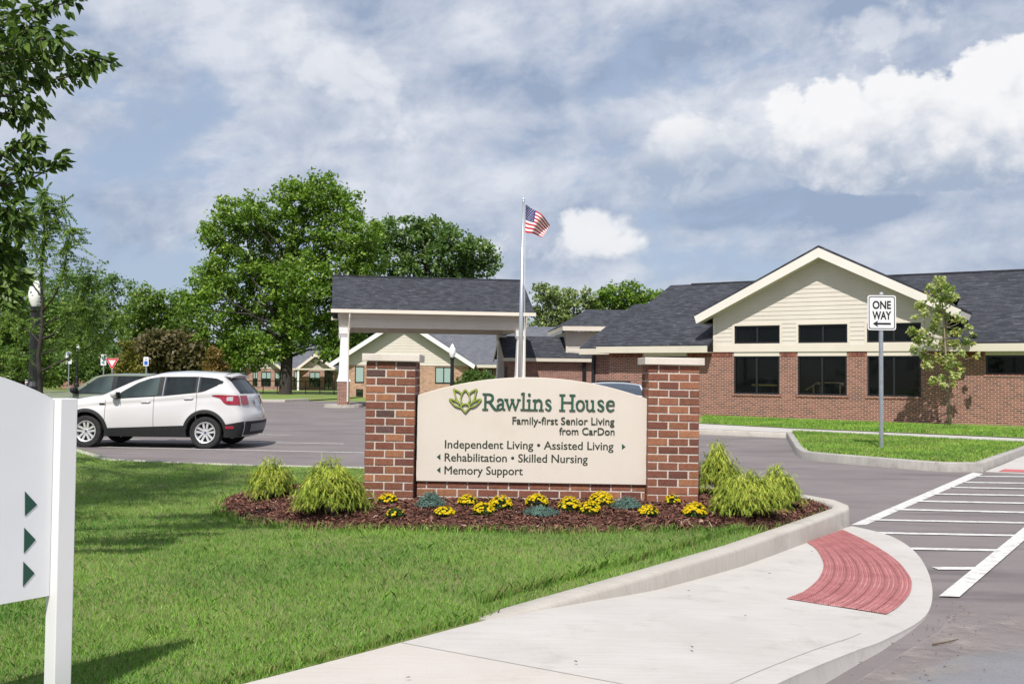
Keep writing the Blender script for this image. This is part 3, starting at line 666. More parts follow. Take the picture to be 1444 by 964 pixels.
def canopy():
    r = thing('entrance_canopy', 'long drive-through canopy with a dark shingle roof on white columns with brick bases', 'canopy', (-8.73, 48.1, 0), R_(10))
    W = 10.0; D = 7.0; e = 4.82; ri = 6.74
    b = MB(); b.slab([(0, 0, e), (W, 0, e), (W, D/2, ri), (0, D/2, ri)], .1); b.slab([(W, D, e), (0, D, e), (0, D/2+.003, ri), (W, D/2+.003, ri)], .1)
    ro = b.build('roof', SHIN, r); b = MB(); b.box(-.02, W+.02, D/2-.1, D/2+.1, ri-.03, ri+.03); b.build('ridge_cap', SHIN, ro)
    b = MB(); b.box(-.05, W+.05, -.12, -.01, e-.21, e-.04); b.box(-.05, W+.05, D+.01, D+.12, e-.21, e-.04); b.build('gutter', nmat('gutter_cream', (.72, .65, .55), (.76, .69, .6), 1, .5), r)
    b = MB()
    for x in (.30, W-.34):
        b.prism([(.1, e-.15), (D-.1, e-.15), (D/2, ri-.14)], x, x+.04, 'x')
    b.build('gable_end', SIDING, r)
    b = MB()
    b.box(.35, W-.35, .38, .66, e-.90, e-.14); b.box(.35, W-.35, D-.66, D-.38, e-.90, e-.14); b.box(.35, .63, .66, D-.66, e-.90, e-.14); b.box(W-.63, W-.35, .66, D-.66, e-.90, e-.14)
    b.box(.3, W-.3, .33, .38, e-.42, e-.14); b.box(.33, W-.33, .35, .38, e-.56, e-.50)
    b.build('beam', TRIM, r)
    b = MB(); b.box(.63, W-.63, .66, D-.66, e-.45, e-.40); b.box(.0, W, -.01, .33, e-.2, e-.17); b.box(0, W, D-.33, D+.01, e-.2, e-.17); b.build('soffit', CREAM, r)
    for x in (.62, W-.62):
        for y in (.52, D-.52):
            c = MB(); M = Matrix.Translation((x, y, 0))
            def sq(z0, w0, z1, w1): 
                c.mesh([(x-w0, y-w0, z0), (x+w0, y-w0, z0), (x+w0, y+w0, z0), (x-w0, y+w0, z0), (x-w1, y-w1, z1), (x+w1, y-w1, z1), (x+w1, y+w1, z1), (x-w1, y+w1, z1)], [(3, 2, 1, 0), (4, 5, 6, 7), (0, 1, 5, 4), (1, 2, 6, 5), (2, 3, 7, 6), (3, 0, 4, 7)])
            sq(1.27, .33, 1.35, .33); sq(1.35, .29, 1.62, .24); sq(1.62, .235, 3.45, .17); sq(3.45, .18, 3.6, .24); sq(3.6, .25, e-.91, .27)
            o = c.build('column', WHITE, r)
            q = MB(); q.box(x-.30, x+.30, y-.30, y+.30, .1, 1.268); q.build('brick_base', BRK, o)
    b = MB()
    for x in (.86, W-.4):
        b.tube([(x, -.06, e-.2), (x, -.02, e-.4), (x-.05, .17, 3.7), (x-.05, .17, .3)], .045, 6)
    b.build('downspout', nmat('downspout_cream', (.68, .62, .53), (.72, .66, .57), 1, .5), r)
    for x in (.62, W-.62):
        p = MB(); p.prism([(x+q*math.cos(a), .9+q*.9*math.sin(a)) for q in (.95,) for a in np.linspace(0, 2*math.pi, 20)[:-1]], -.03, .15, 'z'); tag_ = p.build('island_kerb', KERB, r)
canopy()

def gable_wing():
    Y = 72.; r = thing('gabled_wing', 'cream gable wing with patterned tan brick seen under the entrance canopy', 'building', (-8., Y, 0), 0)
    X = lambda px: (px-722)/1404*Y*1.0+8.0-.0
    x0, x1, ax = X(478), X(660), X(567); ez, zA = 2.36, 5.78; o0, o1 = X(466), X(671)
    wins = [(X(501), X(514), .98, 2.22), (X(503), X(513), .0, .55), (X(614), X(638), .98, 2.22)]
    b = MB(); holes_wall(b, x0, x1, -.1, 2.3, 0, wins); b.face([(x1, 0, -.1), (x1, 8, -.1), (x1, 8, 2.3), (x1, 0, 2.3)]); b.build('wall', BRKT, r)
    sl = (zA-.35-2.35)/((x1-x0)/2); L = lambda z: max(x0, ax-(zA-.3-z)/sl); Rr = lambda z: min(x1, ax+(zA-.3-z)/sl)
    b = MB(); siding(b, L, Rr, 2.3, zA-.32, -.01, course=.2); b.build('gable_siding', SIDING, r)
    b = MB(); b.prism([(o0, ez), (ax, zA), (ax, zA-.36), (o0+.1, ez-.28)], -.7, -.64); b.prism([(ax, zA), (o1, ez), (o1-.1, ez-.28), (ax, zA-.36)], -.7, -.64); b.build('rake_board', WHITE, r)
    b = MB(); b.slab([(o0, -.64, ez+.02), (ax, -.64, zA+.02), (ax, 9, zA+.02), (o0, 9, ez+.02)], .1); b.slab([(ax, -.64, zA+.02), (o1, -.64, ez+.02), (o1, 9, ez+.02), (ax, 9, zA+.02)], .1); b.build('gable_roof', shinglemat('wing_shingle', 1, (.09, .095, .11), (.13, .135, .155), (.18, .185, .2)), r)
    for i, q in enumerate(wins): window(r, *q, 0, (((q[0]+q[1])/2,) if i == 2 else ()), blind=0 if i == 1 else .95)
    # long rear range with its roof rising behind
    b = MB(); holes_wall(b, x1, X(800), -.1, 2.3, 3.0, [(X(680), X(694), .9, 2.1)]); b.build('range_wall', BRK, r); window(r, X(680), X(694), .9, 2.1, 3.0, blind=.9)
    b = MB(); b.slab([(X(560), 2.3, 2.45), (X(800), 2.3, 2.45), (X(800), 8.5, 5.6), (X(560), 8.5, 5.6)], .1); b.slab([(X(800), 15, 2.45), (X(560), 15, 2.45), (X(560), 8.503, 5.6), (X(800), 8.503, 5.6)], .1); b.build('range_roof', SHIN_LIGHT, r)
    b = MB(); b.box(o1-.1, X(800), 2.22, 2.3, 2.2, 2.42); b.build('range_fascia', CREAM, r)
    return r
gable_wing()

def vestibule():
    r = thing('entrance_vestibule', 'small brick entrance block with a dark gabled roof beside the flagpole', 'building', (-.38, 54., 0), R_(9))
    b = MB(); holes_wall(b, .25, 5.2, 0, 2.45, .35, []); b.face([(.25, .35, 0), (.25, 3.65, 0), (.25, 3.65, 2.45), (.25, .35, 2.45)]); b.build('wall', BRK, r)
    b = MB(); b.prism([(.35, 2.45), (3.65, 2.45), (2.0, 3.6)], .2, .25, 'x'); b.build('gable_siding', SIDING, r)
    b = MB(); b.slab([(-.05, 0, 2.66), (5.6, 0, 2.66), (5.6, 2.0, 3.86), (-.05, 2.0, 3.86)], .09); b.slab([(5.6, 4, 2.66), (-.05, 4, 2.66), (-.05, 2.003, 3.86), (5.6, 2.003, 3.86)], .09); b.build('roof', SHIN, r)
    b = MB(); b.box(-.05, 5.4, -.03, .01, 2.42, 2.6); b.box(-.05, 5.4, .01, .35, 2.42, 2.44); b.prism([(0, 2.42), (0, 2.6), (2, 3.78), (4, 2.6), (4, 2.42), (2, 3.55)], -.08, -.04, 'x'); b.build('fascia', CREAM, r)
    w = MB(); w.box(.235, .243, .7, 1.5, .1, 2.2); o = w.build('door', DKF, r); w = MB(); w.box(.225, .234, .8, 1.4, .2, 2.1); w.build('pane', GLASS, o)
    b = MB(); b.box(4.38, 4.56, .20, .33, 0, 2.38); b.build('downspout', DKF, r)
    r2 = thing('upper_roof_block', 'raised cream block with a low dark hipped roof above the entrance vestibule', 'building', (2.62, 55., 0), R_(4))
    b = MB(); z0 = 2.0
    siding(b, lambda z: .42, lambda z: 8., 2.2, 4.1, 0, course=.2); b.face([(.42, 0, 2.2), (.42, 6, 2.2), (.42, 6, 4.1), (.42, 0, 4.1)]); b.box(.36, .46, -.03, -.02, 2.2, 4.1); b.build('wall', SIDING, r2)
    b = MB(); b.box(.1, 2.9, -.66, -.62, 4.12, 4.38); b.box(.10, .14, -.62, 7, 4.12, 4.38); b.box(.12, 2.9, -.62, 0, 4.12, 4.14); b.build('fascia', TRIM, r2)
    b = MB(); b.slab([(.1, -.66, 4.40), (8, -.66, 4.40), (8, 3.2, 5.55), (2.0, 3.2, 5.55)], .05); b.slab([(.1, 7.1, 4.40), (.1, -.66, 4.40), (2.0, 3.2, 5.55)], .05); b.build('roof', SHIN, r2)
vestibule()

def far_building():
    Y = 97.; r = thing('far_building', 'low brick building with two small cream gables half hidden behind the big maple', 'building', (0, Y, -.16), 0); r.scale = (1, 1, 1.14)
    X = lambda px: (px-722)/1404*Y
    wins = [(X(357), X(364), .45, 1.72), (X(369), X(383), .45, 1.72), (X(388), X(400), .45, 1.72), (X(415), X(424), .45, 1.8), (X(437), X(452), .45, 1.75), (X(458), X(470), -.15, 1.9)]
    b = MB(); holes_wall(b, X(345), X(476), -.4, 2.0, 0, wins); b.build('wall', brickmat('pink_brick', (.33, .15, .11), (.43, .22, .17), (.5, .4, .35)), r)
    for i, q in enumerate(wins): window(r, *q, 0, ((q[0]+q[1])/2,), blind=.45 if i < 5 else 0)
    for xa, xm, xb_, zt in ((X(341), X(371), X(402), 3.45), (X(418), X(446), X(478), 3.3)):
        e = 1.95; b = MB(); b.prism([(xa+.3, e), (xb_-.3, e), (xm, zt-.3)], -.03, 0); b.build('gable_siding', pmat('pale_siding', (.52, .47, .40), .7), r)
        b = MB(); b.prism([(xa, e), (xm, zt), (xm, zt-.28), (xa+.05, e-.22)], -.6, -.54); b.prism([(xm, zt), (xb_, e), (xb_-.05, e-.22), (xm, zt-.28)], -.6, -.54); b.build('rake_board', TRIM, r)
        b = MB(); b.slab([(xa, -.54, e+.03), (xm, -.54, zt+.03), (xm, 9, zt+.03), (xa, 9, e+.03)], .1); b.slab([(xm, -.54, zt+.03), (xb_, -.54, e+.03), (xb_, 9, e+.03), (xm, 9, zt+.03)], .1); b.build('roof', SHIN_LIGHT, r)
    b = MB(); b.slab([(X(345), 3, 2.0), (X(490), 3, 2.0), (X(490), 8, 4.3), (X(345), 8, 4.3)], .1); b.build('main_roof', SHIN_LIGHT, r)
    b = MB(); b.box(X(426), X(428.5), -2.0, -1.85, -.3, 1.9); b.build('porch_post', WHITE, r)
    b = MB(); b.box(X(404), X(478), -2.1, -.6, 1.88, 2.02); b.build('porch_roof', CREAM, r)
    sheet('lawn', [(-38, 72), (-26, 66), (-19, 57.5), (-13, 57.5), (-11, 68), (-9, 96.5), (-36, 96.5)], .03, FARG)
    kerb_run('kerb', [(-19, 56), (-13, 57.2), (-12.2, 60)], [.15]*3, [0]*3, .3, KERB, 1)
    f = thing('handrail', 'thin black metal railing on the grass before the far brick building', 'railing', (0, 78, .03))
    b = MB(); n = 0
    for px in range(352, 474, 20):
        q = MB(); x = (px-722)/1404*78; q.tube([(x, 0, 0), (x, 0, 1.0)], .035, 6); q.build('post', BLACKM, f)
    xa, xb_ = (352-722)/1404*78, (472-722)/1404*78
    b.tube([(xa, 0, 1.0), (xb_, 0, 1.0)], .03, 6); b.tube([(xa, 0, .5), (xb_, 0, .5)], .02, 6); b.build('rail', BLACKM, f)
far_building()
b = MB(); p0, p1 = at(84, 541, 98), at(128, 541, 98); b.box(p0.x, p1.x, 98, 98.4, -.3, p0.z+1.5)
tag(b.build('brick_wall', brickmat('far_wall_brick', (.28, .10, .07), (.36, .15, .10), (.4, .3, .25))), 'low red brick wall far off under the trees behind the parked cars', 'wall')

# ------------------------------------------------------------------ lettering helpers
def text_mesh(body, bold=0.):
    cu = bpy.data.curves.new('t', 'FONT'); cu.body = body; cu.size = 1; cu.offset = bold; cu.resolution_u = 4
    o = bpy.data.objects.new('t', cu); COL.objects.link(o); dg = bpy.context.evaluated_depsgraph_get(); dg.update()
    me = bpy.data.meshes.new_from_object(o.evaluated_get(dg)); bpy.data.objects.remove(o); bpy.data.curves.remove(cu)
    V = np.array([v.co[:] for v in me.vertices]); Fs = [tuple(p.vertices) for p in me.polygons]; bpy.data.meshes.remove(me); return V, Fs
def lettering(name, body, x0, x1, base, cap, yf, th, mat, parent, bold=0., slope=0., fat=0.):
    """text fitted between x0 and x1, front face at yf (towards -y), raised by th"""
    V, Fs = text_mesh(body, bold); H, _ = text_mesh('H', bold)
    sx = (x1-x0)/(V[:, 0].max()-V[:, 0].min()); sz = cap/(H[:, 1].max()-H[:, 1].min()); x = (V[:, 0]-V[:, 0].min())*sx+x0; z = V[:, 1]*sz+base+(x-x0)*slope
    b = MB(); n = len(V); P = [(x[i], yf, z[i]) for i in range(n)]; Q = [(x[i], yf+th, z[i]) for i in range(n)]
    cnt = {}
    for f in Fs:
        for i in range(len(f)): e = (f[i], f[(i+1) % len(f)]); cnt[tuple(sorted(e))] = cnt.get(tuple(sorted(e)), 0)+1
    side = [(f[i], f[(i+1) % len(f)]) for f in Fs for i in range(len(f)) if cnt[tuple(sorted((f[i], f[(i+1) % len(f)])))] == 1]
    SF = Fs+[(i, j, n+j, n+i) for i, j in side]; b.mesh(P+Q, SF)
    if fat:
        for q, (dx, dz) in enumerate(((fat, 0), (-fat, 0), (0, fat), (0, -fat))): b.mesh([(p[0]+dx, p[1]+.0004*(q+1), p[2]+dz) for p in P+Q], SF)
    return b.build(name, mat, parent)

def serif_word(parent, px2loc, yf, mat, rim):
    """the raised serif name, drawn letter by letter with pen strokes"""
    def arc(cx, cy, rx, ry, a0, a1, n=14): return [(cx+rx*math.cos(R_(a0+(a1-a0)*i/n)), cy+ry*math.sin(R_(a0+(a1-a0)*i/n))) for i in range(n+1)]
    def wid(n, hi, lo, ph=0.): return [lo+(hi-lo)*abs(math.cos(ph+math.pi*i/(n-1)*1.0)) for i in range(n)]
    def smooth(P, W, n=18):
        d = list(range(len(P))); o = []; w = []
        for k in range(n):
            s = (len(P)-1)*k/(n-1); i = min(int(s), len(P)-2); f = s-i; q = [P[max(i-1, 0)], P[i], P[i+1], P[min(i+2, len(P)-1)]]
            o.append(tuple(.5*(2*q[1][c]+(q[2][c]-q[0][c])*f+(2*q[0][c]-5*q[1][c]+4*q[2][c]-q[3][c])*f*f+(3*q[1][c]-q[0][c]-3*q[2][c]+q[3][c])*f**3) for c in (0, 1))); w.append(W[i]+(W[i+1]-W[i])*f)
        return o, w
    sf = .055
    def stem(x, w, y0, y1, s0=(1, 1), s1=(1, 1), sw=.11):
        L = [([(x, y0), (x, y0+.05), (x, (y0+y1)/2), (x, y1-.05), (x, y1)], [w*1.25, w, w*.95, w, w*1.25])]
        if any(s0): L.append(([(x-w/2-sw*s0[0], y0+sf/2), (x+w/2+sw*s0[1], y0+sf/2)], [sf, sf]))
        if any(s1): L.append(([(x-w/2-sw*s1[0], y1-sf/2), (x+w/2+sw*s1[1], y1-sf/2)], [sf, sf]))
        return L
    T = .135
    g = {}
    g['R'] = (.98, stem(.2, T, 0, 1, (1, 1), (1, 0))+[smooth([(.18, .965), (.42, .97), (.60, .89), (.65, .75), (.59, .60), (.44, .52), (.2, .51)], [.055, .06, .12, .14, .12, .06, .05]), smooth([(.40, .52), (.55, .36), (.72, .13), (.84, .04), (.98, .02)], [.10, .13, .14, .10, .04])])
    g['a'] = (.56, [smooth([(.06, .53), (.14, .64), (.27, .655), (.38, .58), (.40, .45)], [.10, .07, .06, .10, .12]), ([(.40, .48), (.40, .12), (.44, .04), (.56, .03)], [.12, .12, .11, .05]), smooth([(.40, .40), (.22, .34), (.08, .24), (.08, .10), (.20, .03), (.40, .13)], [.05, .07, .11, .12, .08, .05])])
    g['w'] = (.96, [([(.10, .64), (.30, .02)], [.125, .125]), ([(.29, .02), (.48, .62)], [.06, .055]), ([(.46, .64), (.67, .02)], [.125, .125]), ([(.66, .02), (.87, .64)], [.06, .055]), ([(-.02, .645), (.22, .645)], [sf, sf]), ([(.36, .645), (.58, .645)], [sf, sf]), ([(.76, .645), (.98, .645)], [sf, sf])])
    g['l'] = (.30, stem(.15, .12, 0, 1.06, (1, 1), (0, 0))+[([(.0, .98), (.17, 1.05)], [.04, .08])])
    g['i'] = (.30, stem(.15, .12, 0, .66, (1, 1), (0, 0))+[([(.0, .59), (.17, .65)], [.04, .08]), ([(.07, .95), (.15, .95), (.23, .95)], [.09, .17, .09])])
    g['n'] = (.70, stem(.15, .12, 0, .66, (1, 1), (0, 0))+[([(.0, .59), (.17, .65)], [.04, .08]), smooth([(.17, .50), (.30, .63), (.44, .62), (.53, .48), (.53, .25), (.53, 0)], [.04, .08, .11, .125, .12, .13], 22), ([(.38, sf/2), (.68, sf/2)], [sf, sf])])
    g['s'] = (.44, [smooth([(.39, .53), (.30, .645), (.16, .645), (.07, .54), (.13, .42), (.27, .33), (.38, .22), (.34, .07), (.20, .02), (.04, .13)], [.07, .055, .06, .10, .13, .14, .13, .10, .06, .08], 34)])
    g['H'] = (.96, stem(.18, T, 0, 1)+stem(.78, T, 0, 1)+[([(.2, .52), (.76, .52)], [.06, .06])])
    ring = arc(.31, .33, .255, .30, 0, 360, 32); g['o'] = (.62, [(ring, [.055+.08*abs(math.cos(2*math.pi*i/32)) for i in range(33)])])
    g['u'] = (.70, [smooth([(.15, .66), (.15, .40), (.15, .18), (.26, .04), (.40, .05), (.53, .18)], [.12, .12, .12, .10, .07, .04], 22), ([(.0, .635), (.17, .635)], [sf, sf]), ([(.53, .66), (.53, 0)], [.12, .12]), ([(.38, .635), (.55, .635)], [sf, sf]), ([(.52, .03), (.68, .03)], [sf, sf])])
    g['e'] = (.55, [([(.08, .37), (.50, .37)], [.055, .055]), smooth([(.50, .37), (.47, .56), (.30, .645), (.12, .54), (.07, .32), (.14, .11), (.30, .03), (.52, .13)], [.11, .09, .06, .11, .135, .12, .09, .04], 30)])
    boxes = [('R', 318, 440, 226), ('a', 428, 495, 226), ('w', 488, 607, 227), ('l', 611, 650, 228), ('i', 655, 693, 229), ('n', 699, 787, 230), ('s', 793, 842, 231), ('H', 900, 1022, 233), ('o', 1027, 1092, 234), ('u', 1094, 1174, 235), ('s', 1186, 1240, 236), ('e', 1252, 1319, 237)]
    H = 124/5.348
    b = MB(); sh = MB(); kk = 0
    for ch, xa, xb, base in boxes:
        w, S = g[ch]; o = px2loc(620+xa/5.348, 535+base/5.348); e = px2loc(620+xb/5.348, 535+base/5.348); sx = (e[0]-o[0])/w; sz = H/129.4
        for P, W in S:
            pts = [(o[0]+p[0]*sx, o[1]+p[1]*sz) for p in P]; ww = [q*(sx+sz)/2*.86 for q in W]; kk += 1; dy = .0004*(kk % 7)
            b.ribbon(pts, ww, yf-.013, yf-.016-dy); sh.ribbon(pts, [q+.004 for q in ww], yf, yf-.013-dy*.5)  # wider dark stroke behind each letter stands in for its shadow
    o = b.build('lettering', mat, parent); sh.build('lettering', rim, parent)

# ------------------------------------------------------------------ the entrance sign
SY = 10.85; SROT = .0085
def entrance_sign():
    O = at(750, 703, SY); O.z = .12
    r = thing('entrance_sign', 'arched beige entrance sign between two brick pillars in the mulch bed', 'sign', O); r.rotation_euler = (0, SROT, 0)
    c_, s_ = math.cos(SROT), math.sin(SROT)
    def L(px, py, dy=0.):
        p = at(px, py, SY+dy)-O; return (p.x*c_-p.z*s_, p.x*s_+p.z*c_)
    BR = vcolmat('sign_brick', .85, .55, 45); MORT = nmat('mortar', (.52, .45, .40), (.62, .55, .50), 18, .95, .6, 90)
    tones = [(.225, .094, .060), (.26, .105, .064), (.19, .074, .052), (.30, .13, .074), (.175, .072, .054), (.34, .155, .085), (.12, .068, .062), (.235, .094, .062)]
    def brick(b, x0, x1, y0, y1, z0, z1):
        j = lambda: rnd.uniform(-.0022, .0022); c = rnd.choices(tones, (5, 4, 5, 3, 3, 2, 1, 5))[0]; k = rnd.uniform(.85, 1.15); c = tuple(q*k for q in c)
        x0 += j(); x1 += j(); z0 += j(); z1 += j(); y0 += j(); e = .004
        V = [(x0, y0+e, z0), (x1, y0+e, z0), (x1, y1, z0), (x0, y1, z0), (x0, y0+e, z1), (x1, y0+e, z1), (x1, y1, z1), (x0, y1, z1), (x0+e, y0, z0+e), (x1-e, y0, z0+e), (x1-e, y0, z1-e), (x0+e, y0, z1-e)]
        b.mesh(V, [(3, 2, 1, 0), (4, 5, 6, 7), (1, 2, 6, 5), (2, 3, 7, 6), (3, 0, 4, 7), (0, 1, 9, 8), (1, 5, 10, 9), (5, 4, 11, 10), (4, 0, 8, 11), (8, 9, 10, 11)], 0, c)
    RH = .0872; BW = .212; J = .0155
    for xa, xb, capx in ((L(515, 600)[0], L(584.5, 600)[0], (512, 592)), (L(913.5, 600)[0], L(986, 600)[0], (909, 991.5))):
        top = L((capx[0]+capx[1])/2, 509.5 if xa < 0 else 514.8)[1]; n = int(round((top+.0)/RH)); rh = top/n; w = xb-xa; d = w
        b = MB(); q = MB(); q.box(xa+.007, xb-.007, .007, d-.007, -.1, top)
        for k in range(n):
            z0 = k*rh+J/2; z1 = (k+1)*rh-J/2; fr = [.4, .4, .2] if k % 2 else [.2, .4, .4]; x = xa
            for f in fr: brick(b, x+J/2*(x > xa+.01), x+f*w-J/2*(x+f*w < xb-.01), 0, .10, z0, z1); x += f*w
            y = .10+J
            for sx in ((xa, xa+.09), (xb-.09, xb)):
                y = .10+J; fr2 = [.42, .42] if k % 2 else [.2, .42, .2]; rem = d-.10-J
                tot = sum(fr2)
                for f in fr2: l = rem*f/tot; brick(b, sx[0], sx[1], y, y+l-J, z0, z1); y += l
        o = b.build('brick_pillar', BR, r); q.build('mortar', MORT, o)
        CAPM = nmat('limestone_cap', (.62, .56, .51), (.68, .62, .57), 4, .8, .3, 70, c3=(.52, .46, .41), s3=2.)
        cx = (xa+xb)/2; hw = w/2+.045; h = .082; cp = MB(); V = [(cx-hw, -.045), (cx+hw, -.045), (cx+hw, d+.045), (cx-hw, d+.045)]
        cp.prism(V, top+.003, top+h, 'z'); c = cp.build('cap', CAPM, o)
        m = c.modifiers.new('b', 'BEVEL'); m.width = .006; m.segments = 2
    # low brick wall below the panel
    x0, x1 = L(586, 690)[0], L(912, 690)[0]; zt = L(750, 680.6, .1)[1]; b = MB(); q = MB(); q.box(x0+.005, x1-.005, .137, .36, -.1, zt-.004); k = 0; z = zt
    while z > -.02:
        x = x0-(.0 if k % 2 else .11)
        while x < x1:
            a = max(x, x0); e = min(x+.225-J, x1)
            if e-a > .03: brick(b, a, e, .13, .23, z-RH+J, z-.002)
            x += .225
        z -= RH; k += 1
    o = b.build('base_wall', BR, r); q.build('mortar', MORT, o)
    # arched panel
    PAN = nmat('panel_beige', (.61, .55, .495), (.63, .57, .515), 1.5, .7, .12, 200, c3=(.59, .515, .46), s3=.9)
    yp = .10; K = 1+yp/SY
    Lp = lambda px, py: L(px, py, yp)
    bl, br, tr, tl, tm = Lp(586.5, 677.4), Lp(912.3, 684), Lp(912.3, 562), Lp(587.6, 557.6), Lp(736, 531.6)
    z0 = (bl[1]+br[1])/2; xm = (bl[0]+br[0])/2; hw = (br[0]-bl[0])/2; zc = (tl[1]+tr[1])/2; rise = tm[1]-zc; Rr = (hw*hw+rise*rise)/(2*rise)
    poly = [(xm-hw, z0), (xm+hw, z0)]+[(xm+hw*math.cos(a), 0) for a in ()]
    a0 = math.asin(hw/Rr); poly += [(xm+Rr*math.sin(a), zc+rise-Rr+Rr*math.cos(a)) for a in np.linspace(a0, -a0, 33)]
    b = MB(); b.prism(poly, yp, yp+.16); p = b.build('panel', PAN, r); mm = p.modifiers.new('b', 'BEVEL'); mm.width = .006; mm.segments = 2
    GAP_SHADE = pmat('gap_shade', (.05, .045, .04), .8); b = MB()  # dark strips paint in the shadow of the gaps between panel and pillars
    b.box(xm-hw-.014, xm-hw-.003, yp+.02, yp+.12, 0, zc-.02); b.box(xm+hw+.003, xm+hw+.012, yp+.02, yp+.12, 0, zc-.02); b.build('gap_shadow_strip', GAP_SHADE, r)
    serif_word(p, Lp, yp, nmat('letter_green', (.018, .085, .055), (.025, .105, .07), 9, .45), pmat('letter_shadow', (.020, .026, .018), .6))
    # lotus emblem: raised olive outline, its shadow painted as a wider dark layer behind
    lz = lambda x, y: Lp(620+x/5.348, 535+y/5.348)
    curves = [[(193, 76), (176, 95), (163, 122), (160, 150), (168, 176), (176, 188)], [(193, 76), (210, 95), (224, 122), (227, 150), (219, 176), (212, 188)],
              [(164, 108), (146, 90), (122, 80), (108, 74), (113, 92), (118, 120), (126, 148), (138, 166)], [(223, 108), (240, 90), (262, 80), (279, 74), (274, 92), (268, 120), (261, 148), (248, 166)],
              [(166, 194), (146, 176), (118, 158), (76, 146), (92, 170), (112, 192), (138, 204), (160, 207)], [(221, 194), (240, 176), (268, 158), (310, 147), (296, 170), (274, 192), (248, 204), (226, 207)],
              [(193, 183), (176, 186), (163, 197), (162, 210), (176, 226), (193, 245), (210, 226), (225, 210), (223, 197), (210, 186), (193, 183)]]
    b = MB(); sh = MB()
    for i, cv in enumerate(curves):
        P = []
        for k in range(25):
            s = (len(cv)-1)*k/24; j = min(int(s), len(cv)-2); f = s-j; q = [cv[max(j-1, 0)], cv[j], cv[j+1], cv[min(j+2, len(cv)-1)]]
            P.append(lz(*[.5*(2*q[1][c]+(q[2][c]-q[0][c])*f+(2*q[0][c]-5*q[1][c]+4*q[2][c]-q[3][c])*f*f+(3*q[1][c]-q[0][c]-3*q[2][c]+q[3][c])*f**3) for c in (0, 1)]))
        w = [.0095]*25
        b.ribbon(P, w, yp-.018, yp-.022-.0004*i); sh.ribbon(P, [.0175]*25, yp, yp-.018-.0003*i)
    b.build('emblem', pmat('emblem_olive', (.34, .42, .06), .45), p); sh.build('emblem', pmat('emblem_shadow', (.075, .10, .022), .6), p)
    z1 = lambda x, y: Lp(620+x/5.348, 535+y/5.348); z2 = lambda x, y: Lp(600+x/4.5125, 610+y/4.5125)
    def row(txt, fn, xa, xb, ya, yb, cap, th, mat, bold):
        a = fn(xa, ya); e = fn(xb, yb); lettering('lettering', txt, a[0], e[0], a[1], cap, yp-th, th-.0005 if th > .004 else th-.0025, mat, p, bold, (e[1]-a[1])/(e[0]-a[0]), .0018 if th < .004 else 0)
    row('Family-first Senior Living', z1, 548, 1317, 334, 341, .080, .009, DKTXT, .007)
    row('from CarDon', z1, 901, 1318, 413, 417, .078, .009, DKTXT, .007)
    row('Independent Living • Assisted Living', z2, 124, 1195, 97, 110, .087, .003, DKTXT, .0)
    row('Rehabilitation • Skilled Nursing', z2, 122, 1031, 180, 192, .087, .003, DKTXT, .0)
    row('Memory Support', z2, 121, 618, 262, 268, .087, .003, DKTXT, .0)
    b = MB()
    for T in (((1250, 69), (1250, 107), (1273, 88)), ((95, 133), (95, 173), (72, 153)), ((95, 216), (95, 256), (72, 236))): b.prism([z2(*q) for q in T], yp-.003, yp-.0005)
    b.build('arrow', GREEN, p)
entrance_sign()

# ------------------------------------------------------------------ white directional sign at the left edge
def direction_sign():
    d = Vector((math.sin(R_(36)), math.cos(R_(36)), 0)); Yp = 4.68
    base = at(94, 964, Yp); base.z = .10
    O = at(100, 700, Yp); O.z = .10
    r = thing('direction_sign', 'white painted directory sign with three dark green arrows on the lawn', 'sign', O, R_(90-36))
    # local +x runs along the panel away from the camera; -y is the face the camera sees
    rz = R_(54); ux = Vector((math.cos(rz), math.sin(rz))); 
    def L(px, py, off=0.):          # meet the plane local y = off
        rr = ray(px, py); n = Vector((-ux.y, ux.x)); t = (Vector((O.x, O.y)).dot(n)+off)/(Vector((rr[0], rr[1])).dot(n)); w = Vector((rr[0]*t, rr[1]*t))
        return ((w-Vector((O.x, O.y))).dot(ux), CZ+rr[2]*t-O.z)
    x_in = L(73, 700, 0.0)[0]; zb = L(66, 840, 0)[1]; zs = L(73, 563, 0)[1]; zl = L(3, 540, 0)
    SW = nmat('sign_paint', (.66, .66, .665), (.68, .68, .685), 3., .5)
    W = 1.16; xc = x_in-W/2
    top = [(x_in-W*f, zs+.155*(1-(2*f-1)**2)) for f in np.linspace(0, 1, 17)]
    b = MB(); b.prism([(x_in-W, zb), (x_in, zb)]+top, 0, .035); p = b.build('panel', nmat('sign_panel_grey', (.66, .67, .69), (.68, .69, .71), 3., .55), r)
    for xa in (x_in, x_in-W-.085):
        b = MB(); b.box(xa+.002, xa+.085, -.055, .035, -.25, zs+.005); o = b.build('post', SW, r); m = o.modifiers.new('b', 'BEVEL'); m.width = .004; m.segments = 2
    b = MB()
    for T in (((35, 692.5), (35, 727), (52, 711)), ((34, 743.5), (33.6, 779.5), (50, 760.5)), ((32.8, 791.5), (32.2, 826.5), (48.4, 807.5))): b.prism([L(*q) for q in T], -.003, -.0005)
    b.build('arrow', GREEN, p)
direction_sign()

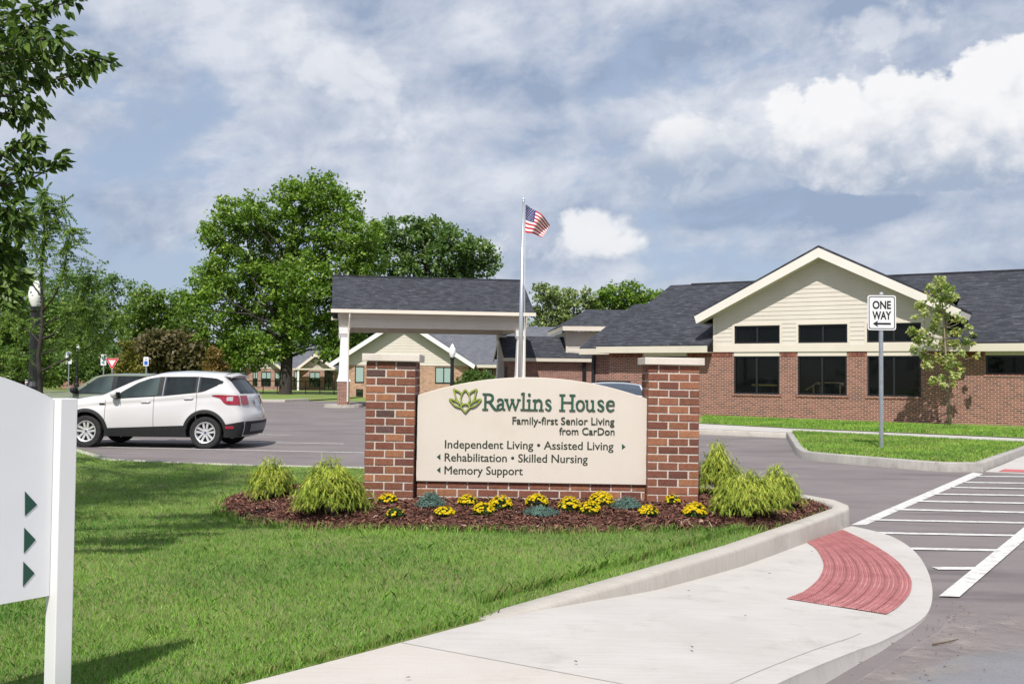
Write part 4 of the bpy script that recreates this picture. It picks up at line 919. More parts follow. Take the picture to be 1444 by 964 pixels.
# ------------------------------------------------------------------ street signs, lamps, flag
def round_rect(w, h, r, n=5):
    P = []
    for cx, cz, a in ((w/2-r, h/2-r, 0), (-w/2+r, h/2-r, 90), (-w/2+r, -h/2+r, 180), (w/2-r, -h/2+r, 270)):
        P += [(cx+r*math.cos(R_(a+90*i/n)), cz+r*math.sin(R_(a+90*i/n))) for i in range(n+1)]
    return P
def ring_faces(b, P0, P1, y):
    n = len(P0)
    for i in range(n): b.face([(P0[i][0], y, P0[i][1]), (P0[(i+1) % n][0], y, P0[(i+1) % n][1]), (P1[(i+1) % n][0], y, P1[(i+1) % n][1]), (P1[i][0], y, P1[i][1])])
def one_way():
    Y = 21.0; B = at(1243, 632, Y); c = at(1242.3, 441, Y); zt = at(1242, 413, Y).z; B.z = .15
    r = thing('one_way_sign', 'white one way sign with black arrow on a steel post in the grass island', 'road sign', B)
    b = MB(); h = zt-B.z
    b.mesh([(x, y, z) for z in (-.3, h-.03) for x, y in ((-.045, 0), (-.03, -.03), (.03, -.03), (.045, 0), (.045, .012), (-.045, .012))], [(0, 1, 7, 6), (1, 2, 8, 7), (2, 3, 9, 8), (3, 4, 10, 9), (4, 5, 11, 10), (5, 0, 6, 11), (6, 7, 8, 9, 10, 11)]); b.build('post', STEEL, r)
    b = MB(); b.lathe([(.001, h+.02), (.03, h+.01), (.045, h-.03), (.03, h-.05)], 10, Matrix.Translation((-.0, -.02, 0))); b.build('post_cap', ALU, r)
    cz = c.z-B.z; cx = c.x-B.x; w, hh = .60, .735
    b = MB(); b.prism([(cx+x, cz+z) for x, z in round_rect(w, hh, .05)], -.046, -.040); p = b.build('plate', SIGNW, r)
    b = MB(); ring_faces(b, [(cx+x, cz+z) for x, z in round_rect(w-.05, hh-.05, .04)], [(cx+x, cz+z) for x, z in round_rect(w-.082, hh-.082, .03)], -.049); b.build('border', SIGNB, p)
    lettering('lettering', 'ONE', cx-.195, cx+.195, cz+.085, .172, -.0495, .002, SIGNB, p, .03); lettering('lettering', 'WAY', cx-.20, cx+.20, cz-.138, .175, -.0495, .002, SIGNB, p, .03)
    b = MB(); b.prism([(cx-.19, cz-.232), (cx-.08, cz-.165), (cx-.095, cz-.212), (cx+.19, cz-.212), (cx+.19, cz-.252), (cx-.095, cz-.252), (cx-.08, cz-.30)], -.0495, -.0475); b.build('arrow', SIGNB, p)
one_way()

def flagpole():
    Y = 36.; B = at(732.5, 560, Y); B.z = .05; T = at(738.2, 283, Y)
    r = thing('flagpole', 'tall tapered silver flagpole behind the entrance sign', 'flagpole', B); b = MB(); d = T-B
    b.tube([(0, 0, 0), d*.4, d], [.088, .082, .042], 14); b.build('pole', ALU, r, smooth=True)
    b = MB(); b.lathe([(.001, .12), (.035, .10), (.05, .05), (.035, .0), (.05, -.03)], 12, Matrix.Translation(d)); b.build('finial', ALU, r, smooth=True)
    b = MB(); b.tube([d+Vector((.06, -.03, -.1)), d*.5+Vector((.12, -.03, 0)), Vector((.14, -.05, 1.3))], .008, 5); b.build('halyard', WHITE, r)
    b = MB(); b.lathe([(.16, 0), (.16, .12), (.09, .2)], 14); b.build('base_collar', ALU, r)
    # the flag
    h0, h1, f0, f1 = at(740.6, 287.5, Y), at(739.8, 327.5, Y), at(776, 315.5, Y), at(764.8, 333.5, Y)
    WH = pmat('flag_white', (.75, .73, .73), .8); RD = pmat('flag_red', (.42, .022, .035), .8); BL = pmat('flag_blue', (.022, .024, .13), .8)
    nx, nz = 26, 39
    def P(u, v):     # u along the fly, v down the hoist
        p = h0.lerp(h1, v).lerp(f0.lerp(f1, v), u); bow = math.sin(math.pi*u)
        p += Vector((0, .20*math.sin(u*7.5+v*2.2)*u**.5, .05*bow*(1-v)-.035*math.sin(u*6.3+1)*u)); return p
    b = MB(); ns = 13
    V = [P(i/nx, j/nz)-h0 for j in range(nz+1) for i in range(nx+1)]
    ids = {0: [], 1: [], 2: []}; b.v = [tuple(p) for p in V]
    for j in range(nz):
        for i in range(nx):
            st = j*ns//nz; mi = 2 if (i < nx*.4 and st < 7) else (1 if st % 2 == 0 else 0)
            b.f.append((j*(nx+1)+i, j*(nx+1)+i+1, (j+1)*(nx+1)+i+1, (j+1)*(nx+1)+i)); b.m.append(mi); b.c.append(None)
    o = b.build('flag', [WH, RD, BL], None, smooth=True, loc=h0)
    tag(o, 'striped red and white flag with a starred blue corner flying from the pole', 'flag')
    b = MB()
    for q in range(9):
        for k in range(6 if q % 2 == 0 else 5):
            u = .4*(k+.5+(.5 if q % 2 else 0))/6.; v = (7/13)*(q+.6)/9.6
            cx = Vector((P(u+.01, v)-P(u-.01, v))).normalized(); cz = Vector((P(u, v-.01)-P(u, v+.01))).normalized(); c = P(u, v)-h0+Vector((0, -.006, 0))
            b.face([c+cx*(.019 if i % 2 == 0 else .008)*math.sin(math.pi*i/5)+cz*(.019 if i % 2 == 0 else .008)*math.cos(math.pi*i/5) for i in range(10)])
    b.build('stars', WH, o)
flagpole()

def lamp(px, Y, label, gy, by, wide=1.):
    B = at(px, by, Y); T = at(px+1, gy, Y); h = T.z-B.z
    r = thing('street_lamp', label, 'street lamp', B, 0, 'black post lamps with white globes')
    b = MB(); b.lathe([(.17*wide, 0), (.17*wide, .35), (.13*wide, .45), (.13*wide, .85), (.09*wide, .95), (.075*wide, h-.75), (.10*wide, h-.70), (.10*wide, h-.62)], 14); b.build('post', BLACKM, r)
    b = MB(); b.lathe([(.08, h-.62), (.13, h-.5), (.155, h-.38), (.135, h-.22), (.07, h-.12), (.07, h-.08), (.035, h-.05), (.001, h)], 16); b.build('globe', GLOBE, r, smooth=True)
lamp(637, 44, 'black lamp post with a white acorn globe behind the entrance sign', 484, 575)
lamp(108, 70, 'small far black lamp post between the two parking signs at left', 484, 549)
lamp(46, 21.5, 'stout black lamp post standing close behind the thin locust tree', 392, 600, 1.25)

def small_sign(name, px, py0, py1, Y, wpx, build_face, label, by, cat='road sign', post=STEEL, group=None):
    c = at(px, (py0+py1)/2, Y); s = 1404/Y; w = wpx/s; h = (py1-py0)/s; B = at(px, by, Y); 
    r = thing(name, label, cat, (c.x, Y, B.z), 0, group); cz = c.z-B.z
    b = MB(); b.tube([(0, .04, -.2), (0, .04, cz+h*.3)], .035, 6); b.build('post', post, r)
    build_face(r, w, h, cz)
def park_face(symbol):
    def f(r, w, h, cz):
        b = MB(); b.prism([(x, cz+z) for x, z in round_rect(w, h, .04)], -.01, .0); p = b.build('plate', SIGNW, r)
        b = MB()
        if symbol == 'access':
            b.prism([(x*.62, cz-h*.16+z*.42) for x, z in round_rect(w, h, .02)], -.016, -.012); b.build('symbol', SIGNBL, p)
            q = MB(); q.box(-w*.2, w*.2, -.015, -.012, cz+h*.2, cz+h*.26); q.build('lettering', SIGNB, p)
        elif symbol == 'arrow':
            b.prism([(-w*.35, cz-h*.18), (0, cz-h*.02), (0, cz-h*.12), (w*.3, cz-h*.10), (w*.32, cz-h*.26), (0, cz-h*.26), (-.02, cz-h*.36)], -.016, -.012); b.build('arrow', SIGNB, p)
            q = MB(); q.ribbon([(-w*.25, cz+h*.30), (0, cz+h*.36), (w*.2, cz+h*.2), (0, cz+h*.06)], .09, -.012, -.016); q.build('symbol', SIGNBL, p)
        else:
            b.ribbon([(w*.28, cz+h*.32), (-w*.22, cz+h*.22), (w*.25, cz+.0), (-w*.2, cz-h*.25), (w*.2, cz-h*.36)], .10, -.012, -.016); b.build('symbol', pmat('faded_teal', (.10, .26, .28), .5), p)
    return f
def yield_face(r, w, h, cz):
    def tri(k): return [(-w/2*k, cz+h*.16+h*.34*k), (w/2*k, cz+h*.16+h*.34*k), (0, cz+h*.16-h*.66*k)]
    b = MB(); b.prism(tri(1), -.01, 0); p = b.build('plate', SIGNW, r)
    b = MB(); ring_faces(b, tri(.94), tri(.56), -.014); b.build('border', SIGNR, p)
small_sign('road_sign', 97, 495, 513, 60, 8.5, park_face('arrow'), 'white sign with a black bent arrow on a tall pole at far left', 550)
small_sign('road_sign', 146, 499.5, 515, 58, 8, park_face('bend'), 'pale sign with faded winding symbol left of the yield sign', 560)
small_sign('yield_sign', 158, 505, 521.5, 56, 19, yield_face, 'red and white yield triangle above the green car roof', 565)
small_sign('parking_sign', 206, 503, 516, 48, 7.5, park_face('access'), 'white accessible parking sign with a blue square above the white car', 570)

# ------------------------------------------------------------------ cars
def lerp_tab(tab, x):
    if x <= tab[0][0]: return tab[0][1]
    for (a, ya), (b, yb) in zip(tab, tab[1:]):
        if x <= b: t = (x-a)/(b-a); return ya+(yb-ya)*t
    return tab[-1][1]
def smooth_tab(tab, x):
    d = .06; return (lerp_tab(tab, x-d)+2*lerp_tab(tab, x)+lerp_tab(tab, x+d))/4
TYRE = nmat('tyre', (.014, .014, .015), (.026, .026, .026), 20, .75); RIM = pmat('alloy', (.66, .66, .67), .32, .45); PLASTIC = nmat('black_plastic', (.018, .019, .020), (.026, .027, .028), 30, .6, spec=.25)
CARGL = nmat('car_glass', (.006, .008, .009), (.020, .026, .028), 1.6, .03, spec=.38); CARGL2 = nmat('front_glass', (.022, .032, .034), (.070, .095, .095), 1.1, .03, spec=.38, detail=2)
TAILR = pmat('tail_lens', (.30, .008, .028), .12, spec=.7, coat=.6); LENSW = pmat('clear_lens', (.60, .58, .58), .10, .5); CHROME = pmat('chrome', (.75, .75, .76), .12, 1.)
def make_wheel(root, x, y, r, w, face):
    M = Matrix.Translation((x, y, r)) @ Matrix.Rotation(math.pi/2*face, 4, 'X')    # local +z points outwards
    b = MB(); R1 = r*.665
    b.lathe([(R1, -w/2), (r*.95, -w/2), (r, -w*.32), (r, w*.32), (r*.955, w/2-.004), (r*.86, w/2+.004), (R1+.01, w/2-.006), (R1, w/2-.02), (R1, -w/2)], 36, M)
    wh = b.build('wheel', TYRE, root, smooth=True, angle=R_(35))
    b = MB(); zf = w/2-.035
    b.lathe([(R1-.002, zf+.022), (R1-.006, zf+.032), (R1-.03, zf+.02), (R1-.035, zf-.06)], 36, M); b.lathe([(.001, zf+.01), (.045, zf+.008), (.06, zf-.02)], 16, M)
    for k in range(5):
        for s in (-1, 1):
            a0 = R_(72*k+90); a1 = a0+s*R_(13.5); a2 = a0+s*R_(9)
            p0 = Vector((.045*math.cos(a0+s*.5), .045*math.sin(a0+s*.5), zf)); p1 = Vector(((R1-.02)*math.cos(a1), (R1-.02)*math.sin(a1), zf+.012)); n = Vector((-math.sin(a1), math.cos(a1), 0))
            V = [p0-n*.020, p0+n*.020, p1+n*.024, p1-n*.024]; V = [M @ q for q in V]+[M @ (q-Vector((0, 0, .035))) for q in V]
            b.mesh(V, [(0, 1, 2, 3), (7, 6, 5, 4), (0, 4, 5, 1), (1, 5, 6, 2), (2, 6, 7, 3), (3, 7, 4, 0)])
    b.build('rim', RIM, wh, smooth=True, angle=R_(30))
    b = MB(); b.lathe([(.001, zf-.055), (R1-.02, zf-.055)], 24, M); b.build('brake_disc', pmat('dark_brake', (.03, .03, .032), .5, .6), wh)
    b = MB(); b.lathe([(.001, zf+.016), (.026, zf+.013)], 14, M); b.build('hub_cap', pmat('hub_blue', (.04, .07, .16), .3), wh)

def make_car(name, label, loc, yaw, paint, q, group=None, glass=CARGL, glass1=None):
    """x runs from the nose to the tail with the front axle at 0, -y is the side the photograph shows"""
    r = thing(name, label, 'car', loc, yaw, group)
    Wd, xf, xb, zt, belt, zbot = q['w']/2, q['xf'], q['xb'], q['ztop'], q['belt'], q['zbot']
    wb, wr = q['wb'], q['wr']; tum = q.get('tum', .36); roofz = max(z for _, z in zt)
    XF = lambda z: smooth_tab(xf, z); XB = lambda z: smooth_tab(xb, z); ZT = lambda x: smooth_tab(zt, x); BE = lambda x: smooth_tab(belt, x)
    def corner(d, rr, k):
        d = max(d, 0); return 0 if d >= rr else k*rr*(1-math.sqrt(max(0, 1-(1-d/rr)**2)))
    def hw(x, z):
        zb = BE(x); t = z-zb
        w = Wd-.042-tum*t-.25*t*t if t > 0 else Wd-(.042*(max(0, z-.72)/max(.1, zb-.72))**2+.06*(max(0, .72-z)/.45)**2)-(.012*math.exp(-((z-zb+.12)/.05)**2))
        if t < 0: w += q.get('crease', .012)*math.exp(-((z-zb+.05)/.03)**2)
        for ax in (0, wb):                                   # slightly flared arches
            dd = math.hypot(x-ax, z-wr); w += .022*math.exp(-((dd-wr*1.32)/.10)**2) if t < 0 else 0
        w -= corner(x-XF(z), .55, .80)+corner(XB(z)-x, q.get('rr', .32), .62); return max(w, .1)
    NU, NL, NH = 96, 22, 9; rows = []
    for i in range(NU+1):
        u = i/NU; xn = XF(.9)+(XB(.9)-XF(.9))*u; x = xn
        for _ in range(6): top = ZT(x); x = XF(min(top, roofz))+(XB(top)-XF(min(top, roofz)))*u
        row = []; zb = min(BE(xn), top-.015)
        for j in range(NL): z = zbot+(zb-zbot)*j/(NL-1); row.append(z)
        for j in range(1, NH+1): row.append(zb+(top-zb)*j/NH)
        rows.append([(XF(z)+(XB(z)-XF(z))*u, z) for z in row])
    arch = wr*1.24
    side = []; b = MB()
    def keep_side(vs):
        cx = sum(v[0] for v in vs)/4; cz = sum(v[2] for v in vs)/4
        return not any(math.hypot(cx-ax, cz-wr) < arch for ax in (0, wb))
    for s in (-1, 1): b.grid([[(x, s*hw(x, z), z) for x, z in row] for row in rows], keep=keep_side)
    crown = q.get('crown', .05)
    cap = []
    for row in rows:
        x, z = row[-1]; w = hw(x, z); cap.append([(x-.05*(1-f*f)*(1 if x < 1.2 else 0), f*w, z+crown*(1-abs(f)**2.4)) for f in np.linspace(-1, 1, 13)])
    b.grid(cap)
    bul = q.get('bulge', .07)
    for k, row, sg in ((0, rows[0], -1), (1, rows[-1], 1)):
        b.grid([[(x+sg*bul*(1-f*f), f*hw(x, z), z+(crown*(1-abs(f)**2.4) if jj == len(row)-1 else 0)) for f in np.linspace(-1, 1, 13)] for jj, (x, z) in enumerate(row)])
    b.build('body', paint, r, smooth=True, weld=True, angle=R_(48))
    # dark tub, so the arches and floor are not hollow
    b = MB(); b.box(XF(.4)+.15, XB(.4)-.12, -Wd+.27, Wd-.27, zbot-.04, .80); b.build('underbody', pmat('underbody', (.008, .008, .009), .9), r)
    def patch(fz0, fz1, x0, x1, off, nx=16, nz=4, s=-1):
        return [[(min(x, XB(z)-.001), s*(hw(min(x, XB(z)-.001), z)+off), z) for z in [fz0(x)+(fz1(x)-fz0(x))*k/nz for k in range(nz+1)]] for x in np.linspace(x0, x1, nx+1)]
    # glasshouse: black surround, then the panes
    lo = lambda x: lerp_tab(q['dlo_lo'], x); hi = lambda x: lerp_tab(q['dlo_hi'], x); b = MB(); g0, g1 = q['dlo_lo'][0][0], q['dlo_lo'][-1][0]
    for s in (-1, 1): b = MB(); b.grid(patch(lambda x: lo(x)-.018, lambda x: hi(x)+.016, g0-.02, g1+.02, .006, 40, 4, s)); b.build('window_surround', PLASTIC, r, smooth=True)
    for k, (a, c) in enumerate(q['panes']):
        for s in (-1, 1): b = MB(); b.grid(patch(lo, hi, a, c, .011, 20, 4, s)); b.build('side_window', (glass1 or glass) if k == 0 else glass, r, smooth=True)
    if q.get('bright'):
        for xx, dx in q['bright']:
            for s in (-1, 1): b = MB(); b.grid(patch(lambda x: lo(xx)-.01, lambda x: hi(xx)+.01, xx-.012, xx+.012, .014, 1, 4, s)); b.build('pillar_trim', CHROME, r)
    # windscreen and tailgate glass
    wx0, wx1 = q['screen']; b = MB(); b.grid([[(x-.05*(1-f*f)*(1 if x < 1.2 else 0), f*hw(x, ZT(x))*.98, ZT(x)+crown*(1-abs(f)**2.4)+.010) for f in np.linspace(-.93, .93, 11)] for x in np.linspace(wx0, wx1, 12)]); b.build('windscreen', q.get('screen_mat', glass), r, smooth=True)
    def back(f, z, off): x = XB(z); return (x+bul*(1-f*f)+off, f*hw(x, z), z)
    za, zb_ = q['rear_glass']; b = MB(); b.grid([[back(f, z, .010) for f in np.linspace(-.90, .90, 13)] for z in np.linspace(za, zb_, 8)]); b.build('rear_window', glass, r, smooth=True)
    # lower cladding: sills, arches, bumpers
    cl = lambda x: lerp_tab(q['clad'], x); b = MB()
    if q.get('clad_on', True):
        for s in (-1, 1):
            for a, c in ((XF(.45)+.06, -arch*1.0), (arch, wb-arch), (wb+arch, XB(.45)+.1)):
                if c > a: b.grid(patch(lambda x: zbot-.02, cl, a, c, .012, 14, 3, s))
            for ax in (0, wb):
                R = [[], [], []]
                for t in np.linspace(-12, 192, 34):
                    for kk, rad in enumerate((arch*.965, arch*1.03, arch*1.14)):
                        x = ax+rad*math.cos(R_(t)); z = max(wr+rad*math.sin(R_(t)), zbot-.02); R[kk].append((x, s*(hw(x, max(z, .3))+(.004 if kk == 2 else .020)), z))
                b.grid(R); b.grid([[(p[0], p[1]-s*.16, p[2]) for p in R[0]], R[0]])
        b.grid([[back(f, z, .014) for f in np.linspace(-1, 1, 15)] for z in np.linspace(zbot+.02, cl(XB(.45)), 4)])
        b.grid([[(XF(z)-bul*(1-f*f)-.012, f*hw(XF(z), z), z) for f in np.linspace(-1, 1, 15)] for z in np.linspace(zbot, .48, 4)])
        b.build('cladding', PLASTIC, r, smooth=True)
        b = MB(); b.grid([[back(f, z, .024) for f in np.linspace(-.72, .72, 11)] for z in (zbot+.10, zbot+.22, zbot+.27)]); b.build('bumper_insert', pmat('skid_grey', (.12, .125, .135), .5), r, smooth=True)
    for ax in (0, wb):
        for s in (-1, 1): make_wheel(r, ax, s*(Wd-.125), wr, .225, -s*-1 if False else (1 if s < 0 else -1))
    # shut lines and handles
    b = MB()
    for s in (-1, 1):
        for x, z0, z1 in q['shuts']: b.grid(patch(lambda t: z0, lambda t: z1, x-.005, x+.005, .003, 1, 12, s))
    b.build('shut_line', pmat('shut_dark', (.10, .10, .105), .8), r)
    for x, z in q['handles']:
        for s in (-1, 1): b = MB(); y = s*(hw(x, z)+.022); b.tube([(x-.10, y-s*.018, z), (x-.07, y, z+.004), (x+.07, y, z+.008), (x+.10, y-s*.018, z+.008)], .016, 8); b.build('door_handle', paint, r, smooth=True)
    mx, mzz = q['mirror']
    for s in (-1, 1):
        b = MB(); k = MB(); y = s*(hw(mx, mzz)+.11); M = Matrix.Translation((mx+.02, y, mzz+.05)) @ Matrix.Diagonal((.085, .115, .085, 1)); b.lathe([(.001, -1), (.6, -.85), (.95, -.35), (1, .2), (.8, .75), (.001, 1)], 14, M); k.box(mx-.02, mx+.06, min(y, y-s*.10), max(y, y-s*.10), mzz-.04, mzz-.005); k.box(mx+.098, mx+.108, y-.085, y+.085, mzz, mzz+.10)
        o = b.build('mirror', q.get('mirror_mat', paint), r, smooth=True); k.build('mirror_mount', PLASTIC, o)
    # lamps
    for s in (-1, 1):
        b = MB(); T = q['tail']; b.grid(patch(lambda x: lerp_tab(T['lo'], x), lambda x: lerp_tab(T['hi'], x), T['lo'][0][0], T['lo'][-1][0], .016, 18, 4, s))
        b.grid([[back(f, z, .016) for z in np.linspace(T['z0'], T['z1'], 4)] for f in np.linspace(T['f']*s, 1.0*s, 6)]); o = b.build('tail_light', TAILR, r, smooth=True)
        if T.get('clear'):
            c = MB(); a0, a1, c0, c1 = T['clear']; c.grid(patch(lambda x: c0, lambda x: c1, a0, a1, .021, 8, 3, s)); c.build('clear_lens', LENSW, o, smooth=True)
        b = MB(); hx = q['head']; b.grid(patch(lambda x: hx[2], lambda x: hx[3], hx[0], hx[1], .014, 10, 3, s)); b.grid([[(XF(z)-bul*(1-f*f)-.012, f*hw(XF(z), z), z) for z in np.linspace(hx[2], hx[3], 4)] for f in np.linspace(.6*s, .985*s, 5)]); b.build('headlight', LENSW, r, smooth=True)
    b = MB(); pz = q.get('plate', .93); b.grid([[back(f, z, .022) for f in (-.19, 0, .19)] for z in (pz-.08, pz+.08)]); b.build('number_plate', pmat('plate_blue_white', (.55, .60, .68), .4), r)
    if q.get('reflector'):
        for s in (-1, 1):
            b = MB(); a0, a1, c0, c1 = q['reflector']; b.grid(patch(lambda x: c0, lambda x: c1, a0, a1, .024, 6, 2, s)); b.build('reflector', TAILR, r)
    if q.get('vent'):
        for s in (-1, 1):
            b = MB(); a0, a1, c0, c1 = q['vent']; b.grid(patch(lambda x: c0, lambda x: c1, a0, a1, .012, 6, 2, s)); b.build('side_vent', PLASTIC, r)
    if q.get('spoiler'):
        b = MB(); sx, sz = q['spoiler']; b.grid([[(sx+dx+.05*(1-f*f), f*.62, sz+dz+crown*(1-abs(f)**2)) for f in np.linspace(-1, 1, 11)] for dx, dz in ((-.25, .01), (-.02, .0), (.14, -.025), (.13, -.055), (-.05, -.04))]); b.build('spoiler', paint, r, smooth=True)
    return r, hw, back
def paintmat(name, c1, c2, rough=.20): return nmat(name, c1, c2, 1.2, rough, coat=.8)
SUV = dict(w=1.85, wb=2.66, wr=.352, zbot=.27, tum=.30, crown=.055, bulge=.10, rr=.28,
    xf=[(.25, -.70), (.42, -.84), (.62, -.90), (.80, -.86), (.95, -.74), (1.05, -.52), (1.12, -.2)], xb=[(.25, 3.40), (.42, 3.47), (.60, 3.49), (.74, 3.47), (.86, 3.41), (1.05, 3.37), (1.18, 3.34), (1.30, 3.22), (1.5, 3.04), (1.62, 2.94)],
    ztop=[(-.9, .84), (-.7, .93), (-.4, 1.01), (0, 1.08), (.34, 1.13), (.62, 1.27), (.95, 1.43), (1.25, 1.54), (1.55, 1.605), (2.0, 1.635), (2.5, 1.63), (2.9, 1.60), (3.4, 1.57)],
    belt=[(-.9, .78), (-.4, .94), (.2, 1.02), (.7, 1.065), (1.7, 1.13), (2.5, 1.21), (3.0, 1.245), (3.5, 1.24)], screen=(.42, 1.45), rear_glass=(1.20, 1.53),
    dlo_lo=[(.66, 1.085), (.72, 1.085), (1.75, 1.155), (2.50, 1.235), (2.62, 1.26), (2.98, 1.43)], dlo_hi=[(.66, 1.12), (.8, 1.22), (1.10, 1.40), (1.35, 1.495), (1.6, 1.535), (2.4, 1.545), (2.85, 1.515), (2.98, 1.45)],
    panes=[(.70, 1.58), (1.74, 2.40), (2.52, 2.97)], bright=[(1.70, 0), (2.47, 0)], clad=[(-.9, .46), (.3, .42), (2.2, .50), (3.1, .53), (3.49, .60)],
    shuts=[(.43, .46, 1.04), (1.51, .46, 1.12), (2.46, .62, 1.20)], handles=[(1.33, .995), (2.28, 1.075)], mirror=(.64, 1.11), vent=(.30, .42, .93, .965),
    tail=dict(lo=[(2.80, 1.145), (2.98, 1.10), (3.08, .995), (3.15, .965), (3.41, .955)], hi=[(2.80, 1.165), (2.95, 1.17), (3.41, 1.155)], z0=.955, z1=1.155, f=.62, clear=(3.13, 3.26, 1.04, 1.13)), head=(-.80, -.45, .80, .92), plate=.98, reflector=(3.12, 3.30, .44, .50), spoiler=(2.98, 1.575), screen_mat=CARGL)
root, hw_, back_ = make_car('parked_car', 'pearl white suv with dark cladding and red tail lights parked in the first row', (0, 0, 0), R_(-3.5), paintmat('pearl_white', (.57, .555, .56), (.60, .585, .59)), SUV, None, CARGL, CARGL2)
p = G(128, 630.3); yy = R_(-3.5); root.location = (p.x-(-.92)*math.sin(yy)*1.0, p.y+.92*math.cos(yy)*.95, 0)
# roof aerial, wiper, tailgate badge bar
b = MB(); b.tube([(2.75, 0, 1.66), (2.95, 0, 1.74)], [.02, .006], 6); b.build('aerial', PLASTIC, root)
b = MB(); b.grid([[back_(f, z, .022) for f in np.linspace(-.45, .45, 7)] for z in (1.10, 1.135)]); b.build('chrome_bar', CHROME, root)
BOX = dict(SUV, w=1.90, wb=2.72, wr=.36, zbot=.34, tum=.16, crown=.035, bulge=.05, rr=.22, clad_on=False,
    xf=[(.3, -.75), (.5, -.82), (.9, -.80), (1.06, -.70), (1.12, -.4)], xb=[(.3, 3.42), (.6, 3.48), (1.1, 3.46), (1.6, 3.36), (1.72, 3.32)],
    ztop=[(-.8, 1.0), (-.5, 1.06), (.2, 1.11), (.50, 1.13), (.85, 1.37), (1.10, 1.55), (1.3, 1.585), (1.7, 1.60), (3.0, 1.60), (3.4, 1.58)],
    belt=[(-.8, .95), (.4, 1.04), (3.4, 1.06)], screen=(.55, 1.10), rear_glass=(1.15, 1.52), dlo_lo=[(.66, 1.10), (3.2, 1.10)], dlo_hi=[(.66, 1.12), (.95, 1.33), (1.18, 1.50), (1.4, 1.545), (3.2, 1.55)],
    panes=[(.70, 1.60), (1.72, 2.5), (2.6, 3.15)], bright=None, shuts=[(.5, .4, 1.04), (1.66, .4, 1.06), (2.55, .6, 1.06)], handles=[(1.45, .98), (2.38, .98)], mirror=(.60, 1.13), vent=None, spoiler=None, reflector=None,
    tail=dict(lo=[(3.25, .85), (3.44, .85)], hi=[(3.25, 1.10), (3.44, 1.10)], z0=.85, z1=1.10, f=.8), head=(-.74, -.5, .82, 1.0), mirror_mat=PLASTIC)
p = at(155, 560, 26.0)
rb, _, _ = make_car('parked_car', 'sage green boxy off-road car parked just beyond the white suv', (p.x-1.62, 27.3, -.02), R_(-4), paintmat('sage_green', (.17, .195, .135), (.19, .215, .15)), BOX, None, CARGL, CARGL2)
SED = dict(SUV, w=1.82, wb=2.75, wr=.33, zbot=.22, tum=.45, crown=.04, clad_on=False, xf=[(.2, -.75), (.5, -.92), (.7, -.85), (.85, -.6)], xb=[(.2, 3.6), (.5, 3.78), (.8, 3.76), (.98, 3.66), (1.2, 3.3), (1.42, 2.6)],
    ztop=[(-.9, .62), (-.5, .76), (.3, .90), (.55, .98), (1.1, 1.26), (1.5, 1.39), (2.1, 1.41), (2.6, 1.33), (3.1, 1.08), (3.3, 1.02), (3.8, .98)], belt=[(-.9, .6), (.4, .86), (3.0, .95), (3.8, .92)], screen=(.6, 1.35), rear_glass=(1.0, 1.05),
    dlo_lo=[(.75, .93), (2.9, 1.0)], dlo_hi=[(.75, .96), (1.2, 1.2), (1.6, 1.32), (2.2, 1.32), (2.6, 1.22), (2.9, 1.05)], panes=[(.8, 1.6), (1.7, 2.6)], bright=None, shuts=[(.5, .35, .9), (1.65, .35, .95)], handles=[(1.4, .84), (2.4, .88)], mirror=(.72, .95), vent=None, spoiler=None, reflector=None,
    tail=dict(lo=[(3.4, .74), (3.7, .74)], hi=[(3.4, .9), (3.7, .9)], z0=.74, z1=.9, f=.6), head=(-.8, -.4, .58, .70), plate=.7)
p = at(14, 549, 78)
make_car('parked_car', 'small distant white saloon half hidden behind the arched white sign', (p.x-1.9, 78, p.z-.35), R_(-6), paintmat('plain_white', (.72, .72, .72), (.76, .76, .76)), SED)
VAN = dict(SUV, w=1.88, crown=.06, ztop=[(-.9, .88), (-.5, .98), (0, 1.06), (.25, 1.12), (.6, 1.28), (.95, 1.40), (1.2, 1.435), (1.8, 1.445), (3.3, 1.41)], belt=[(-.9, .78), (.2, .96), (3.3, 1.02)], xf=[(.25, -.75), (.6, -.9), (.9, -.78), (1.05, -.5)], spoiler=None, vent=None, mirror=(.62, 1.10), screen=(.32, .98),
    dlo_lo=[(.7, 1.0), (2.95, 1.06)], dlo_hi=[(.7, 1.04), (1.1, 1.25), (1.5, 1.34), (2.4, 1.35), (2.95, 1.28)], screen_mat=pmat('screen_glass', (.035, .05, .07), .05, spec=.45))
p = at(868, 545, 24.)
make_car('parked_car', 'silver car facing the camera and mostly hidden behind the beige sign', (p.x-.02, 24.4, 0), R_(84), paintmat('silver', (.56, .58, .60), (.60, .62, .64)), VAN)

# ------------------------------------------------------------------ trees
def unit(n, r=rng):
    v = r.normal(size=(n, 3)); return v/np.linalg.norm(v, axis=1)[:, None]
def leaf_quads(C, size, r, aspect=.62, up=.35, droop=0., pointed=False):
    """one leaf per centre: a folded diamond; returns points and corner count"""
    n = len(C); a = unit(n, r); a[:, 2] -= droop; a /= np.linalg.norm(a, axis=1)[:, None]
    nn = unit(n, r); nn[:, 2] = np.abs(nn[:, 2])+up; bq = np.cross(nn, a); bq /= (np.linalg.norm(bq, axis=1)[:, None]+1e-9)
    nn = np.cross(a, bq); s = size*r.uniform(.7, 1.3, n)
    A = a*s[:, None]; B = bq*(s*aspect)[:, None]; K = nn*(s*.22)[:, None]
    if pointed:
        return np.stack([C-A, C-A*.25+B*.9+K, C+A*.45+B*.7+K, C+A*1.15-K*.5, C+A*.45-B*.7+K, C-A*.25-B*.9+K], 1).reshape(-1, 3), 6
    return np.stack([C-A, C+B+K, C+A, C-B+K], 1).reshape(-1, 3), 4
